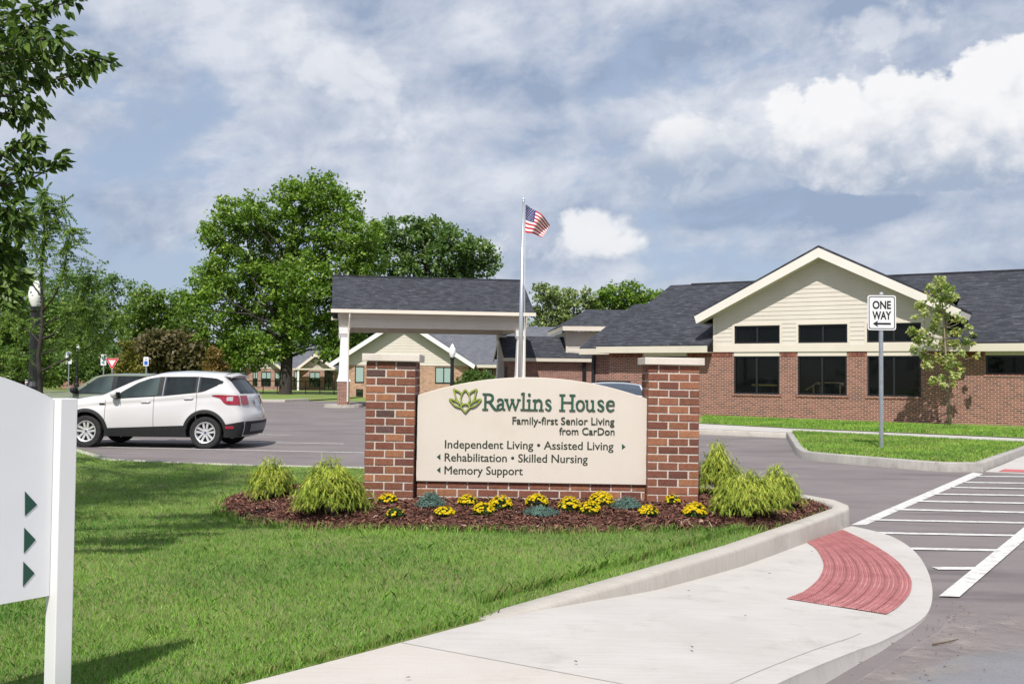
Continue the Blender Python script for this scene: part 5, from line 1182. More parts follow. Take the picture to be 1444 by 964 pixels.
def make_tree(name, label, base, trunk_top, lobes, nclump, per, spread, leaf, cols, mat=LEAF, bark=BARK, rad=.3, seed=1, group=None, cat='tree', limbs=30, up=.35, shell=.5, droop=0., lean=None, forks=None):
    """lobes: list of (centre, radii); foliage is many small leaves gathered in loose sprays through the lobes"""
    r = np.random.default_rng(seed); base = Vector(base); root = thing(name, label, cat, base, 0, group)
    lob = [(np.array(c, float)-np.array(base), np.array(q if hasattr(q, '__len__') else (q, q, q), float)) for c, q in lobes]
    vol = np.array([(q[0]*q[1]*q[2])**(2/3) for _, q in lob]); vol /= vol.sum()
    ids = r.choice(len(lob), nclump, p=vol); d = unit(nclump, r); rr = shell+(1.08-shell)*r.uniform(0, 1, nclump)**.7
    C = np.array([lob[i][0] for i in ids])+d*np.array([lob[i][1] for i in ids])*rr[:, None]
    k = np.maximum(3, r.poisson(per, nclump)); idx = np.repeat(np.arange(nclump), k); n = len(idx)
    sp = spread*r.uniform(.55, 1.25, nclump)
    off = unit(n, r)*(r.uniform(0, 1, n)**.55)[:, None]*sp[idx][:, None]; off[:, 2] *= .72
    P = C[idx]+off; V, kk = leaf_quads(P, leaf, r, up=max(up, .75), droop=droop)
    c0, c1, c2 = [np.array(q) for q in cols]; tcl = r.uniform(0, 1, nclump); tl = np.clip(.65*tcl[idx]+.35*r.uniform(0, 1, n), 0, 1)[:, None]
    c = c0*(1-tl)+c1*tl; y = (r.uniform(0, 1, n) < .06)[:, None]; c = np.where(y, c2, c)*r.uniform(.85, 1.15, (n, 1))
    np_mesh('crown', V, kk, mat, np.repeat(c, kk, 0), root)
    b = MB(); tt = Vector(trunk_top)-base; ll = Vector(lean) if lean else Vector((0, 0, 0))
    pts = [Vector((0, 0, -.2)), Vector((0, 0, .15)), tt*.25+ll*.3, tt*.55+ll, tt*.8+ll*.5, tt]; b.tube(pts, [rad*1.5, rad*1.12, rad*.95, rad*.8, rad*.5, rad*.15], 10)
    ends = [Vector(l[0]) for l in lob]+[Vector(C[i]) for i in r.choice(nclump, min(limbs, nclump), replace=False)]
    for e in ends:
        f = r.uniform(.25, .8); s = tt*f+ll*(1-abs(f-.55))*.8
        if e.z < s.z: s = tt*max(.18, min(f, (e.z*.8)/max(tt.z, .1)))+ll*.5
        mid = s.lerp(e, .5)+Vector((r.normal(0, .05), r.normal(0, .05), .08*(e-s).length)); w = rad*.38*(1-f*.5)
        b.tube([s, s.lerp(mid, .5)+Vector((0, 0, .02)), mid, e], [w, w*.75, w*.5, w*.14], 6)
    b.build('trunk', bark, root, smooth=True)
    return root
def lob_px(Y, L, sq=.8, depth=1.):
    s = 1404/Y; out = []
    for i, (px, py, rp) in enumerate(L):
        y = Y+((i*37 % 11)/11-.5)*depth*rp/s*1.4; out.append((at(px, py, y), (rp/s, rp/s*.9, rp/s*sq)))
    return out
GR = [((.085, .15, .032), (.23, .33, .07), (.32, .36, .09)), ((.085, .15, .052), (.20, .30, .095), (.28, .33, .11)), ((.17, .22, .09), (.34, .40, .17), (.42, .44, .22)), ((.085, .165, .026), (.26, .38, .065), (.36, .42, .09))]
# the big maple
Y = 77.
make_tree('maple_tree', 'tallest broad green maple with a thick dark trunk left of the canopy', (at(402, 560, Y).x, Y, 0), at(415, 300, Y), lob_px(Y, [(340, 300, 34), (315, 330, 34), (372, 315, 34), (418, 285, 36), (452, 270, 32), (478, 290, 36), (500, 330, 40), (440, 330, 46), (385, 365, 46), (330, 380, 44), (292, 395, 30), (270, 425, 22), (310, 435, 46), (365, 430, 44), (425, 400, 50), (480, 385, 48), (515, 370, 30), (300, 480, 34), (350, 490, 38), (328, 508, 14), (430, 460, 40), (475, 450, 38), (505, 430, 32), (468, 492, 26), (495, 485, 22), (385, 490, 24)]),
          2000, 25, .72, .155, GR[3], bark=BARKD, rad=.44, seed=3, limbs=30, shell=.38)
Y = 88.
make_tree('maple_tree', 'darker maple rising directly behind the ridge of the entrance canopy', (at(610, 560, Y).x, Y, 0), at(600, 330, Y), lob_px(Y, [(545, 330, 26), (575, 330, 30), (610, 335, 34), (640, 345, 28), (670, 355, 26), (690, 375, 20), (560, 370, 34), (605, 380, 40), (650, 385, 34), (535, 400, 30), (580, 420, 40), (640, 420, 34), (540, 450, 36), (500, 470, 40), (600, 460, 40), (535, 350, 20)]),
          1150, 24, .74, .175, GR[1], bark=BARKD, rad=.4, seed=4, limbs=24, shell=.38)
# trees beyond the buildings
Y = 92.
make_tree('ash_tree', 'pale olive green airy tree beyond the roofs right of the flagpole', (at(780, 560, Y).x, Y, 0), at(785, 430, Y), lob_px(Y, [(770, 415, 20), (758, 440, 18), (795, 425, 24), (825, 425, 20), (785, 450, 26), (815, 455, 24), (765, 462, 20), (845, 440, 18)]), 420, 14, .62, .17, GR[2], seed=5, limbs=50, rad=.25, shell=.2)
make_tree('ash_tree', 'bright green feathery tree behind the left end of the big slate roof', (at(880, 560, Y).x, Y+2, 0), at(880, 420, Y), lob_px(Y, [(862, 415, 20), (890, 415, 22), (912, 422, 16), (930, 418, 8), (850, 435, 20), (880, 440, 24), (905, 445, 22), (862, 455, 24), (845, 460, 20)]), 460, 18, .6, .16, GR[3], seed=6, limbs=40, rad=.25, shell=.25, group=None)
# the wooded edge at left
far_sets = [('woodland_tree', 'mid green rounded tree on the left skyline behind the lamp', 100, [(125, 400, 38), (95, 410, 34), (160, 420, 38), (110, 450, 44), (150, 460, 40), (80, 450, 34), (130, 500, 40), (90, 500, 36)], GR[1], 60),
            ('woodland_tree', 'lower green tree between the skyline tree and the big maple', 96, [(205, 430, 30), (240, 435, 30), (220, 460, 36), (255, 465, 30), (265, 430, 20), (190, 460, 30), (250, 500, 36)], GR[0], 61),
            ('woodland_tree', 'dark leafy tree at the far left edge behind the thin locust', 70, [(15, 440, 45), (40, 480, 42), (-20, 470, 50), (0, 510, 40), (60, 520, 26), (75, 450, 30), (30, 410, 30)], GR[0], 62),
            ('autumn_shrub', 'tall brown tinged shrub mass behind the white suv roof', 76, [(225, 490, 28), (255, 492, 28), (205, 500, 24), (275, 500, 22), (240, 515, 26), (190, 515, 22), (265, 520, 22)], ((.095, .085, .04), (.20, .165, .085), (.26, .20, .09)), 63),
            ('golden_sapling', 'slim yellow green sapling left of the brown shrub', 72, [(178, 485, 10), (182, 500, 14), (175, 515, 15), (192, 520, 12), (168, 530, 12)], ((.12, .13, .02), (.26, .22, .04), (.34, .26, .06)), 64),
            ('golden_sapling', 'little orange tinted sapling beside the big maple', 70, [(303, 500, 10), (298, 515, 12), (312, 518, 11), (304, 530, 12)], ((.17, .12, .04), (.32, .21, .08), (.36, .20, .06)), 65),
            ('evergreen_shrub', 'dark bushy shrub close to the left of the far brick building', 80, [(335, 505, 14), (325, 525, 18), (342, 520, 12), (285, 530, 18)], GR[1], 66),
            ('woodland_tree', 'shadowy green tree over the far red brick wall', 92, [(140, 505, 26), (110, 515, 24), (165, 520, 24), (145, 535, 18), (80, 525, 22)], GR[1], 67)]
for nm, lab, Y, L, cl, sd_ in far_sets:
    cx = sum(q[0] for q in L)/len(L); top = min(q[1] for q in L); big = max(q[2] for q in L) > 25
    make_tree(nm, lab, (at(cx, 560, Y).x, Y, -.2), at(cx, top+8, Y), lob_px(Y, L, .85), 520 if big else 130, 22 if big else 20, .75 if big else .4, .17 if big else .10, cl, rad=.3 if big else .06, seed=sd_, cat='tree' if 'tree' in nm or 'sapling' in nm else 'shrub', limbs=14, shell=.3)
# a far-off wood that closes the horizon
def wood():
    r = np.random.default_rng(70); n = 60000; az = r.uniform(-1.05, 1.05, n); D = r.uniform(125, 170, n); X = D*np.sin(az); Yy = D*np.cos(az)
    h = 7.5+2.5*np.sin(az*23)+1.6*np.sin(az*57+1)+1.2*np.sin(az*111); h = np.where((az > -.2), h*.62, h); z = h*r.uniform(0, 1, n)**.7*(1-.12*r.uniform(0, 1, n))
    V, k = leaf_quads(np.stack([X, Yy, z], 1), .55, r); t = np.clip(.5+.3*np.sin(az*140)+.25*r.normal(size=n), 0, 1)[:, None]
    c = np.array([.07, .12, .05])*(1-t)+np.array([.16, .235, .085])*t; o = np_mesh('woods', V, k, LEAF, np.repeat(c, k, 0)); struct(o, 'stuff')
wood()

# thin honey locust behind the white sign: fine pinnate foliage
def locust():
    r = np.random.default_rng(21); Y = 15.; B = at(57, 610, Y); B.z = .1
    root = thing('locust_tree', 'thin young locust tree with feathery leaves behind the white sign', 'tree', B); b = MB(); tw = []
    P = lambda px, py, dy=0.: at(px, py, Y+dy)-B
    def limb(pts, w0, w1): b.tube(pts, list(np.linspace(w0, w1, len(pts))), 6); tw.append(pts)
    limb([P(57, 612), P(57, 540), P(54, 500), P(60, 465), P(60, 430), P(58, 390), P(61, 340), P(64, 300), P(62, 268)], .040, .007)
    limb([P(56, 525), P(75, 515), P(100, 503), P(125, 490), P(150, 468), P(166, 440)], .022, .004); limb([P(60, 478), P(72, 473), P(90, 460), P(108, 440), P(126, 405), P(128, 388)], .024, .004)
    limb([P(57, 520, .3), P(42, 510, .5), P(20, 500, .8), P(-8, 490, 1.)], .022, .004); limb([P(58, 485, .2), P(45, 470, .4), P(25, 455, .6), P(5, 440, .8)], .018, .004)
    limb([P(60, 440), P(75, 420, -.2), P(88, 395, -.3), P(94, 360, -.4), P(98, 330, -.4), P(100, 320, -.4)], .018, .003); limb([P(59, 380), P(50, 355, .2), P(44, 325, .2), P(30, 305, .3)], .012, .003)
    limb([P(60, 420, .2), P(45, 400, .4), P(30, 385, .6), P(12, 375, .7)], .014, .003); limb([P(61, 350), P(72, 325), P(82, 300), P(92, 285)], .010, .003); limb([P(60, 460, -.3), P(80, 448, -.5), P(105, 440, -.6), P(130, 430, -.6)], .014, .003)
    limb([P(58, 500, -.3), P(85, 490, -.4), P(120, 470, -.5), P(140, 430, -.5)], .014, .003)
    C = []; col = []; 
    for pts in tw:
        n = 0; L = sum((pts[i+1]-pts[i]).length for i in range(len(pts)-1)); m = int(L*(48 if len(pts) != 9 else 34))
        for q in range(m):
            f = r.uniform(.30, 1)**.8 if len(pts) != 9 else r.uniform(.62, 1); s = f*(len(pts)-1); i = min(int(s), len(pts)-2); p = pts[i].lerp(pts[i+1], s-i)
            a = Vector(unit(1, r)[0]); a.z = a.z*.95-.1; a.normalize(); ln = r.uniform(.16, .42); k = 20; sd_ = a.cross(Vector((0, 0, 1))).normalized(); t = r.uniform(0, 1)
            b.tube([p, p+a*ln*.6-Vector((0, 0, .01)), p+a*ln-Vector((0, 0, ln*.25))], [.002, .0015, .001], 3, cap=False)
            for j in range(k):
                g = (j//2+1)/(k/2); e = p+a*ln*g-Vector((0, 0, ln*.25*g*g))+sd_*(.018 if j % 2 else -.018); C.append(e); col.append(t)
    C = np.array([c[:] for c in C]); V, k = leaf_quads(C, .026, r, .45, .9); t = np.array(col)[:, None]
    c = np.array([.085, .16, .03])*(1-t)+np.array([.24, .34, .075])*t; np_mesh('crown', V, k, LEAF, np.repeat(c, k, 0), root)
    b.build('trunk', BARKD, root, smooth=True)
locust()

# dark pear tree leaning in at the upper left; its trunk stands outside the picture
def pear():
    r = np.random.default_rng(31); Y = 7.2; B = Vector((-5.9, 7.9, .1)); root = thing('pear_tree', 'dark glossy leaved tree reaching in from the upper left corner', 'tree', B); b = MB()
    b.tube([Vector((0, 0, -.2)), Vector((0, 0, .3)), Vector((.05, .1, 1.6)), Vector((.1, 0, 3.2)), Vector((.1, -.05, 6.4)), Vector((.2, 0, 10.2))], [.19, .15, .13, .11, .07, .02], 12)
    C = []; A = []; T = []
    def sprig(pts, w, dens, l0=.0, sp=.10):
        pts = [p-B for p in pts]; b.tube(pts, list(np.linspace(w, .003, len(pts))), 6); L = sum((pts[i+1]-pts[i]).length for i in range(len(pts)-1)); n = int(L*dens*.78); sp *= 1.25
        for q in range(n):
            f = l0+(1-l0)*r.uniform(0, 1); s = f*(len(pts)-1); i = min(int(s), len(pts)-2); p = pts[i].lerp(pts[i+1], s-i); d = (pts[i+1]-pts[i]).normalized()
            o = Vector(unit(1, r)[0])*r.uniform(.03, sp); C.append(p+o); a = (d*.5+o.normalized()*.8+Vector((0, 0, -.75))).normalized(); A.append(a); T.append(r.uniform(0, 1))
    H = [at(-330, 330, 5.6), at(-330, 120, 5.5), at(-300, -150, 5.4)]
    def br(path, dy, dens=150, w=.02, sp=.10): sprig([at(x, y, Y+dy) for x, y in path], w, dens, .15, sp)
    br([(-330, 250), (-120, 150), (-20, 95), (30, 55), (42, 35)], 0, 170, .03, .16); br([(-20, 95), (40, 85), (85, 80), (125, 85), (163, 90)], -.1, 150, .010, .055); br([(-60, 110), (20, 110), (60, 115), (100, 108), (135, 100)], .15, 170, .010, .08)
    br([(-60, 60), (0, 30), (50, 15), (90, 5), (110, -8)], .1, 180, .012, .09); br([(-100, 130), (-20, 135), (30, 135), (60, 150)], 0, 200, .012, .10); br([(-80, 100), (0, 75), (60, 55), (95, 60)], -.2, 190, .010, .10)
    br([(-80, 170), (-10, 160), (30, 160), (45, 170)], .2, 180, .01, .09); br([(-90, 40), (-20, 0), (30, -20)], .2, 200, .012, .14); br([(-120, 90), (-30, 60), (20, 30)], .4, 220, .012, .16); br([(-90, 140), (-20, 110), (30, 90), (65, 90)], .5, 220, .012, .15)
    br([(-200, 290), (-60, 250), (10, 215), (40, 200), (55, 205)], -.1, 130, .012, .06); br([(-60, 270), (0, 262), (40, 255), (70, 238), (95, 222)], 0, 130, .010, .055); br([(-70, 300), (0, 245), (30, 232), (50, 225)], .2, 120, .01, .06); br([(-80, 260), (-10, 270), (20, 272)], .1, 130, .01, .06)
    br([(-150, 370), (-40, 350), (0, 335), (25, 318), (40, 308)], 0, 120, .01, .06); br([(-120, 420), (-20, 385), (15, 365), (35, 352)], .2, 110, .01, .06); br([(-90, 450), (-20, 430), (5, 410)], .2, 90, .01, .05)
    for y0, y1 in ((300, 292), (325, 330), (348, 372), (372, 350), (400, 395), (425, 432), (300, 318), (415, 380)): br([(-140, y0+20), (-50, y0+6), (2, y0), (14+(y0*7 % 26), y1)], .1*((y0 % 5)-2), 130, .01, .07)
    # the rest of the crown, outside the frame, which shades the lawn
    for q in range(105):
        e = Vector((-4.5, 5.8, 4.6))+Vector(unit(1, r)[0])*r.uniform(.6, 1.)*1.0*Vector((1.5, 1.5, 1)).x; e = Vector((-6.3+r.normal(0, 1.0), 8.2+r.normal(0, 1.1), r.uniform(3.6, 10.2)))
        e.x = min(e.x, -.56*e.y-.35); s = Vector((-5.8, 7.85, max(2.4, e.z-r.uniform(.5, 1.6)))); sprig([s, s.lerp(e, .5)+Vector((0, 0, .1)), e], .022, 120, .15, .30)
    C = np.array([c[:] for c in C]); n = len(C); a = np.array([q[:] for q in A]); nn = unit(n, r); bq = np.cross(nn, a); bq /= np.linalg.norm(bq, axis=1)[:, None]; nn = np.cross(a, bq); s = r.uniform(.030, .048, n)
    Aa = a*s[:, None]; Bb = bq*(s*.58)[:, None]; K = nn*(s*.25)[:, None]
    V = np.stack([C-Aa, C-Aa*.3+Bb*.95+K, C+Aa*.4+Bb*.75+K, C+Aa*1.25-K*.6, C+Aa*.4-Bb*.75+K, C-Aa*.3-Bb*.95+K], 1)
    # two halves folded along the midrib
    Vh = np.concatenate([V[:, [0, 1, 2, 3]], V[:, [0, 3, 4, 5]]], 1).reshape(-1, 3); t = np.array(T)[:, None]
    c = np.array([.028, .065, .014])*(1-t)+np.array([.13, .20, .036])*t; np_mesh('crown', Vh, 4, LEAFG, np.repeat(c, 8, 0), root); b.build('trunk', BARK, root, smooth=True)
pear()

# slender young tree on the lawn by the brick wall
def young():
    r = np.random.default_rng(41); Y = 32.2; B = at(1338, 598, Y); B.z = .17
    root = thing('young_tree', 'slender young tree with pale yellow green leaves before the brick wall', 'tree', B); b = MB(); P = lambda px, py, dy=0.: at(px, py, Y+dy)-B
    b.tube([P(1339, 600), P(1337, 560), P(1336, 530), P(1333, 490), P(1330, 440), P(1326, 395)], [.06, .045, .04, .032, .02, .006], 8); C = []; T = []
    tips = [(1325, 398, 12), (1312, 408, 10), (1338, 408, 10), (1320, 420, 14), (1335, 424, 12), (1300, 430, 9), (1345, 418, 8), (1295, 432, 7), (1303, 442, 9), (1322, 438, 12), (1335, 446, 10), (1290, 446, 6), (1350, 448, 9), (1358, 452, 7), (1288, 466, 8), (1300, 470, 10), (1316, 462, 12), (1333, 468, 12), (1350, 468, 9), (1366, 462, 7), (1372, 472, 6), (1283, 468, 6), (1296, 480, 10), (1312, 482, 12), (1330, 488, 12), (1346, 486, 10), (1362, 482, 8), (1290, 492, 8), (1304, 500, 10), (1322, 506, 11), (1340, 505, 10), (1356, 498, 8), (1378, 502, 6), (1308, 514, 10), (1336, 518, 10), (1350, 515, 8), (1316, 536, 7), (1328, 534, 8), (1346, 530, 9), (1356, 522, 6), (1330, 544, 6), (1344, 543, 6), (1314, 540, 5), (1330, 410, 12), (1320, 450, 10), (1372, 485, 4)]
    for x, y, rp in tips:
        dy = r.normal(0, .35); e = P(x, y, dy); sz = min(e.z*.93, e.z-.12*abs(e.x)-.1); q = P(1333, 490); f = max(.3, sz); s = Vector((0, 0, f))+Vector((-.02*f, 0, 0)); b.tube([s, s.lerp(e, .5)+Vector((0, 0, -.03)), e], [.014, .008, .003], 5)
        n = int(rp*rp*.52+8); R = rp/43.6*.85; pts = np.array(e[:])+unit(n, r)*(r.uniform(0, 1, n)**.5)[:, None]*R*1.05; C.append(pts); T.append(np.clip(r.uniform(.1, .9)+r.normal(0, .25, n), 0, 1))
    C = np.concatenate(C); t = np.concatenate(T)[:, None]; V, k = leaf_quads(C, .060, r, .8, .9)
    c = np.array([.20, .28, .06])*(1-t)+np.array([.56, .58, .27])*t; y = (r.uniform(0, 1, len(C)) < .12)[:, None]; c = np.where(y, np.array([.52, .44, .14]), c)
    np_mesh('crown', V, k, LEAF, np.repeat(c, k, 0), root); b.build('trunk', BARKP, root, smooth=True)
young()

# ------------------------------------------------------------------ planting in the mulch bed
def thread_shrub(label, x, y, w, h, seed, n=1150, tilt=0., leaders=3):
    """gold thread cypress: drooping strands in tiers from an upright middle"""
    r = np.random.default_rng(seed); z = mz(x, y); root = thing('thread_cypress', label, 'shrub', (x, y, z), 0, 'golden thread cypress shrubs')
    quads = []; cols = []; tips = [(r.normal(0, w*.16), r.normal(0, w*.16), h*(1+r.uniform(.0, .10))) for _ in range(leaders)]
    for i in range(n):
        az = r.uniform(0, 2*math.pi); f = r.uniform(0, 1); lob = 1+.16*math.sin(3*az+seed)+.10*math.sin(7*az+2*seed); rr = w*(f**.55)*r.uniform(.5, 1.02); zz = h*(1-(rr/(w*1.06))**2.8)**.62*r.uniform(.35, 1.03) if rr < w*1.05 else .05
        d = Vector((math.cos(az), math.sin(az), 0)); zz *= .86+.22*math.sin(2*az+seed*1.3)*math.sin(5*rr/w+seed)+.08*math.sin(11*az); p = d*rr*.86*lob+Vector((0, 0, max(zz, .04))); ln = r.uniform(.05, .12)*(h/.5)**.3; v = (d*r.uniform(.2, .9)+Vector((r.normal(0, .5), r.normal(0, .5), r.uniform(-.1, .8)))).normalized()
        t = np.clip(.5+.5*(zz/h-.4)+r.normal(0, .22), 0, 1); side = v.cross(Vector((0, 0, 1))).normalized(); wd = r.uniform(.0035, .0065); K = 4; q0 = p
        for k in range(K):
            v = (v+Vector((0, 0, -.46))).normalized(); q1 = q0+v*ln/K; wk = wd*(1-.7*k/K); wn = wd*(1-.7*(k+1)/K)
            if q1.z < .01: break
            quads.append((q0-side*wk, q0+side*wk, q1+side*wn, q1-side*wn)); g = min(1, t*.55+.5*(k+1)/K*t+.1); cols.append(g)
            if k > 0:
                for s_ in (-1, 1):
                    e = q1+(side*s_*.8+v*.9+Vector((0, 0, -.1))).normalized()*ln*.24; quads.append((q0-v*.003, q0+v*.003, e+v*.002, e-v*.002)); cols.append(min(1, g+.12))
            q0 = q1
    for tp in tips:
        for i in range(16):
            p = Vector(tp)*r.uniform(.80, 1.0); v = Vector((r.normal(0, .6), r.normal(0, .6), r.uniform(.1, .9))).normalized(); q1 = p+v*r.uniform(.03, .08); s_ = v.cross(Vector((0, 1, .2))).normalized()*.003; e = q1+(v+Vector((0, 0, -.7))).normalized()*.06
            quads += [(p-s_, p+s_, q1+s_*.7, q1-s_*.7), (q1-s_*.7, q1+s_*.7, e+s_*.2, e-s_*.2)]; cols += [r.uniform(.4, .8), .9]
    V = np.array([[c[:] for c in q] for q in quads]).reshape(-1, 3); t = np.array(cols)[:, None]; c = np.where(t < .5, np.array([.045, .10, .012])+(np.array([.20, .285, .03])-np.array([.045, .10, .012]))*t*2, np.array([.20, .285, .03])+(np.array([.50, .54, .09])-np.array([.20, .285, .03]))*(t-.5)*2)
    br = (r.uniform(0, 1, len(t)) < .035)[:, None]; c = np.where(br, np.array([.22, .13, .05]), c)
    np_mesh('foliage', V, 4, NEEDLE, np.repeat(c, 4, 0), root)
    b = MB()
    for i in range(16):
        e = Vector((r.uniform(-.5, .5)*w, r.uniform(-.5, .5)*w, h*r.uniform(.35, .7))); b.tube([Vector((0, 0, -.03)), e*.5+Vector((0, 0, .05)), e], [.012, .007, .003], 5)
    for tp in tips: b.tube([Vector((0, 0, -.03)), Vector(tp)*.6, Vector(tp)], [.012, .008, .003], 5)
    b.build('stems', BARKP, root)
thread_shrub('golden thread shrub at the left end of the bed, smaller and farther back', -2.70, 11.25, .33, .40, 101, 2300, leaders=2)
thread_shrub('wide golden thread shrub touching the left brick pillar', -1.86, 10.28, .46, .50, 102, 4200, leaders=3)
thread_shrub('upright green thread shrub directly behind the right brick pillar', 2.40, 11.6, .31, .57, 103, 2500, leaders=2)
thread_shrub('large golden thread shrub in front of the corner of the kerb', 2.47, 10.42, .46, .40, 104, 3900, leaders=2)
thread_shrub('loose golden thread shrub nearest the tip of the mulch bed', 2.95, 11.1, .34, .40, 105, 2200, leaders=3)

def on_bed(px, py):
    z = .24
    for _ in range(10): p = G(px, py, z); z = .5*z+.5*mz(p.x, p.y)
    return p
def juniper(label, px, py, w, h, seed):
    r = np.random.default_rng(seed); p = on_bed(px, py); root = thing('blue_juniper', label, 'shrub', (p.x, p.y, mz(p.x, p.y)-.01), 0, 'low blue junipers'); Q = []; T = []
    for i in range(210):
        az = r.uniform(0, 2*math.pi); f = r.uniform(0, 1)**.6; d = Vector((math.cos(az), math.sin(az)*.8, 0)); top = h*(1-.75*f**2)*r.uniform(.55, 1.1); e = d*w*f+Vector((0, 0, top)); s = e*.45; v = (e-s).normalized(); t0 = r.uniform(0, 1)
        for k in range(26):
            q = s.lerp(e, k/25)+Vector(r.normal(0, .008, 3)); a = (v*.6+Vector(unit(1, r)[0])).normalized(); sd_ = a.cross(v).normalized()*.0035; l = r.uniform(.012, .024); Q.append((q-sd_, q+sd_, q+a*l+sd_*.3, q+a*l-sd_*.3)); T.append(np.clip(t0*.5+.5*r.uniform(0, 1), 0, 1))
    V = np.array([[c[:] for c in q] for q in Q]).reshape(-1, 3); t = np.array(T)[:, None]; c = np.array([.045, .095, .080])*(1-t)+np.array([.22, .34, .31])*t; np_mesh('foliage', V, 4, NEEDLE, np.repeat(c, 4, 0), root)
juniper('tallest blue juniper, at the left foot of the beige panel', 607, 714, .165, .165, 201)
juniper('flat blue juniper creeping in front of the flowers at mid panel', 762, 724, .21, .08, 202)
juniper('blue juniper spreading at the right foot of the beige panel', 884, 716, .185, .12, 203)

def mum(label, px, py, w, h, bloom, seed, pot=False):
    r = np.random.default_rng(seed); p = on_bed(px, py); z = mz(p.x, p.y); root = thing('yellow_mum', label, 'flower', (p.x, p.y, z), 0, 'yellow mums along the sign bed'); n = 420
    d = unit(n, r); d[:, 2] = np.abs(d[:, 2]); C = d*np.array([w, w*.85, h*.86])*(r.uniform(.45, 1, n)**.5)[:, None]; C[:, 2] += .008
    V, k = leaf_quads(C, .014, r, .6, .3); t = r.uniform(0, 1, n)[:, None]; c = np.array([.028, .065, .012])*(1-t)+np.array([.09, .165, .035])*t; np_mesh('foliage', V, k, LEAF, np.repeat(c, k, 0), root)
    m = int(105*bloom*(w/.10)**1.6); d = unit(m*3, r); d = d[d[:, 2] > .22][:m]; m = len(d); Q = []; cc = []
    for i in range(m):
        c0 = Vector(d[i]*np.array([w, w*.85, h])*r.uniform(.92, 1.08))+Vector((0, 0, .01)); nn = (Vector(d[i])+Vector((0, -.25, .5))).normalized(); a = nn.orthogonal().normalized(); bq = nn.cross(a); R = r.uniform(.010, .0165)
        for ring, (r0, up, num) in enumerate(((1., .0, 9), (.62, .004, 7))):
            for k in range(num):
                th = 2*math.pi*k/num+ring; u = a*math.cos(th)+bq*math.sin(th); s_ = a*-math.sin(th)+bq*math.cos(th); e = c0+u*R*r0+nn*(up+.002); Q.append((c0+nn*up, c0+u*R*r0*.6+s_*R*.28+nn*(up+.003), e, c0+u*R*r0*.6-s_*R*.28+nn*(up+.003))); cc.append((.74, .56, .010) if r.uniform() > .3 else (.62, .42, .006))
    V = np.array([[q[:] for q in x] for x in Q]).reshape(-1, 3); np_mesh('blossoms', V, 4, PETAL, np.repeat(np.array(cc), 4, 0), root)
    if pot:
        b = MB(); b.lathe([(.001, -.02), (.075, -.02), (.085, .05), (.092, .05), (.092, .062), (.08, .062), (.001, .055)], 18, Matrix.Translation((0, -.03, 0))); b.build('pot', pmat('black_pot', (.012, .012, .013), .5), root)
mum('yellow mum with sparse blooms right against the left brick pillar', 547, 709, .105, .095, .75, 301)
mum('mostly green mum with few open yellow flowers before the left pillar', 557, 729, .10, .10, .20, 302)
mum('low full yellow mum just in front of the tall blue juniper', 627, 726, .105, .075, 1., 303)
mum('yellow mum under the third brick from the panel left end', 659, 712, .105, .10, .9, 304)
mum('round yellow mum in front of the pair left of the panel middle', 682, 725, .115, .11, .9, 305)
mum('big yellow mum at the wall foot behind the round one', 706, 717, .125, .12, 1., 306)
mum('yellow mum in a black pot at the middle of the wall', 757, 714, .125, .12, 1.1, 307, True)
mum('dense yellow mum to the right of the black pot', 803, 719, .125, .125, 1., 308)
mum('small yellow mum in front of the largest mum', 832, 724, .115, .115, .8, 309)
mum('largest yellow mum, against the wall beside the right juniper', 848, 713, .135, .14, 1.2, 310)
mum('low yellow mum between the right juniper and the right pillar', 914, 726, .105, .09, .9, 311)
mum('small sparse yellow mum at the foot of the right brick pillar', 949, 710, .09, .085, .6, 312)
mum('tall bright yellow mum nearest the golden shrub at right', 980, 728, .125, .13, 1.2, 313)
# clipped evergreen dome behind the sign
Y = 47.
p = at(672, 560, Y); make_tree('clipped_shrub', 'clipped round green bush between the lamp and the flagpole', (p.x, Y, 0), at(672, 528, Y), [((at(672, 560, Y).x, Y, .75), (1.12, 1.0, 1.12))], 420, 36, .17, .045, ((.055, .11, .025), (.14, .22, .05), (.19, .26, .06)), rad=.05, seed=77, cat='shrub', limbs=8, shell=.72)

# ------------------------------------------------------------------ grass blades, twigs, pebbles
def blades(name, P, hgt, wid, z0, seed, dry=.06, tint=(1, 1, 1)):
    r = np.random.default_rng(seed); n = len(P); az = r.uniform(0, 2*np.pi, n); h = hgt*r.uniform(.45, 1.2, n); ln = r.normal(0, .42, (n, 2))*h[:, None]; w = wid*r.uniform(.7, 1.3, n)
    s = np.stack([np.cos(az), np.sin(az), np.zeros(n)], 1)*w[:, None]; B = np.column_stack([P, np.full(n, z0)]); T = B+np.column_stack([ln, h])
    M = B+np.column_stack([ln*.35, h*.62])
    V = np.stack([B-s, B+s, M+s*.8, T, M-s*.8], 1).reshape(-1, 3)
    f = lambda a, b_, ph: .5+.5*np.sin(P[:, 0]*a+ph)*np.sin(P[:, 1]*b_+ph*1.7)
    pt = np.clip(.45*f(1.3, 1.7, .4)+.30*f(3.1, 2.7, 2.)+.25*f(7.3, 8.1, 1.)+r.normal(0, .22, n), 0, 1)[:, None]
    c = np.array([.100, .245, .045])*(1-pt)+np.array([.305, .49, .095])*pt
    dd = dry*(.4+1.6*f(2.1, 1.9, 3.)); y = (r.uniform(0, 1, n) < dd)[:, None]; c = c*np.array(tint); c = np.where(y, np.array([.40, .34, .17])*r.uniform(.7, 1.1, (n, 1)), c)*r.uniform(.75, 1.2, (n, 1))
    k = np.array([.45, .45, .9, 1.15, .9]); cols = (c[:, None, :]*k[None, :, None]).reshape(-1, 3) if False else np.repeat(c, 5, 0)
    return struct(np_mesh(name, V, 5, BLADE, cols), 'stuff')
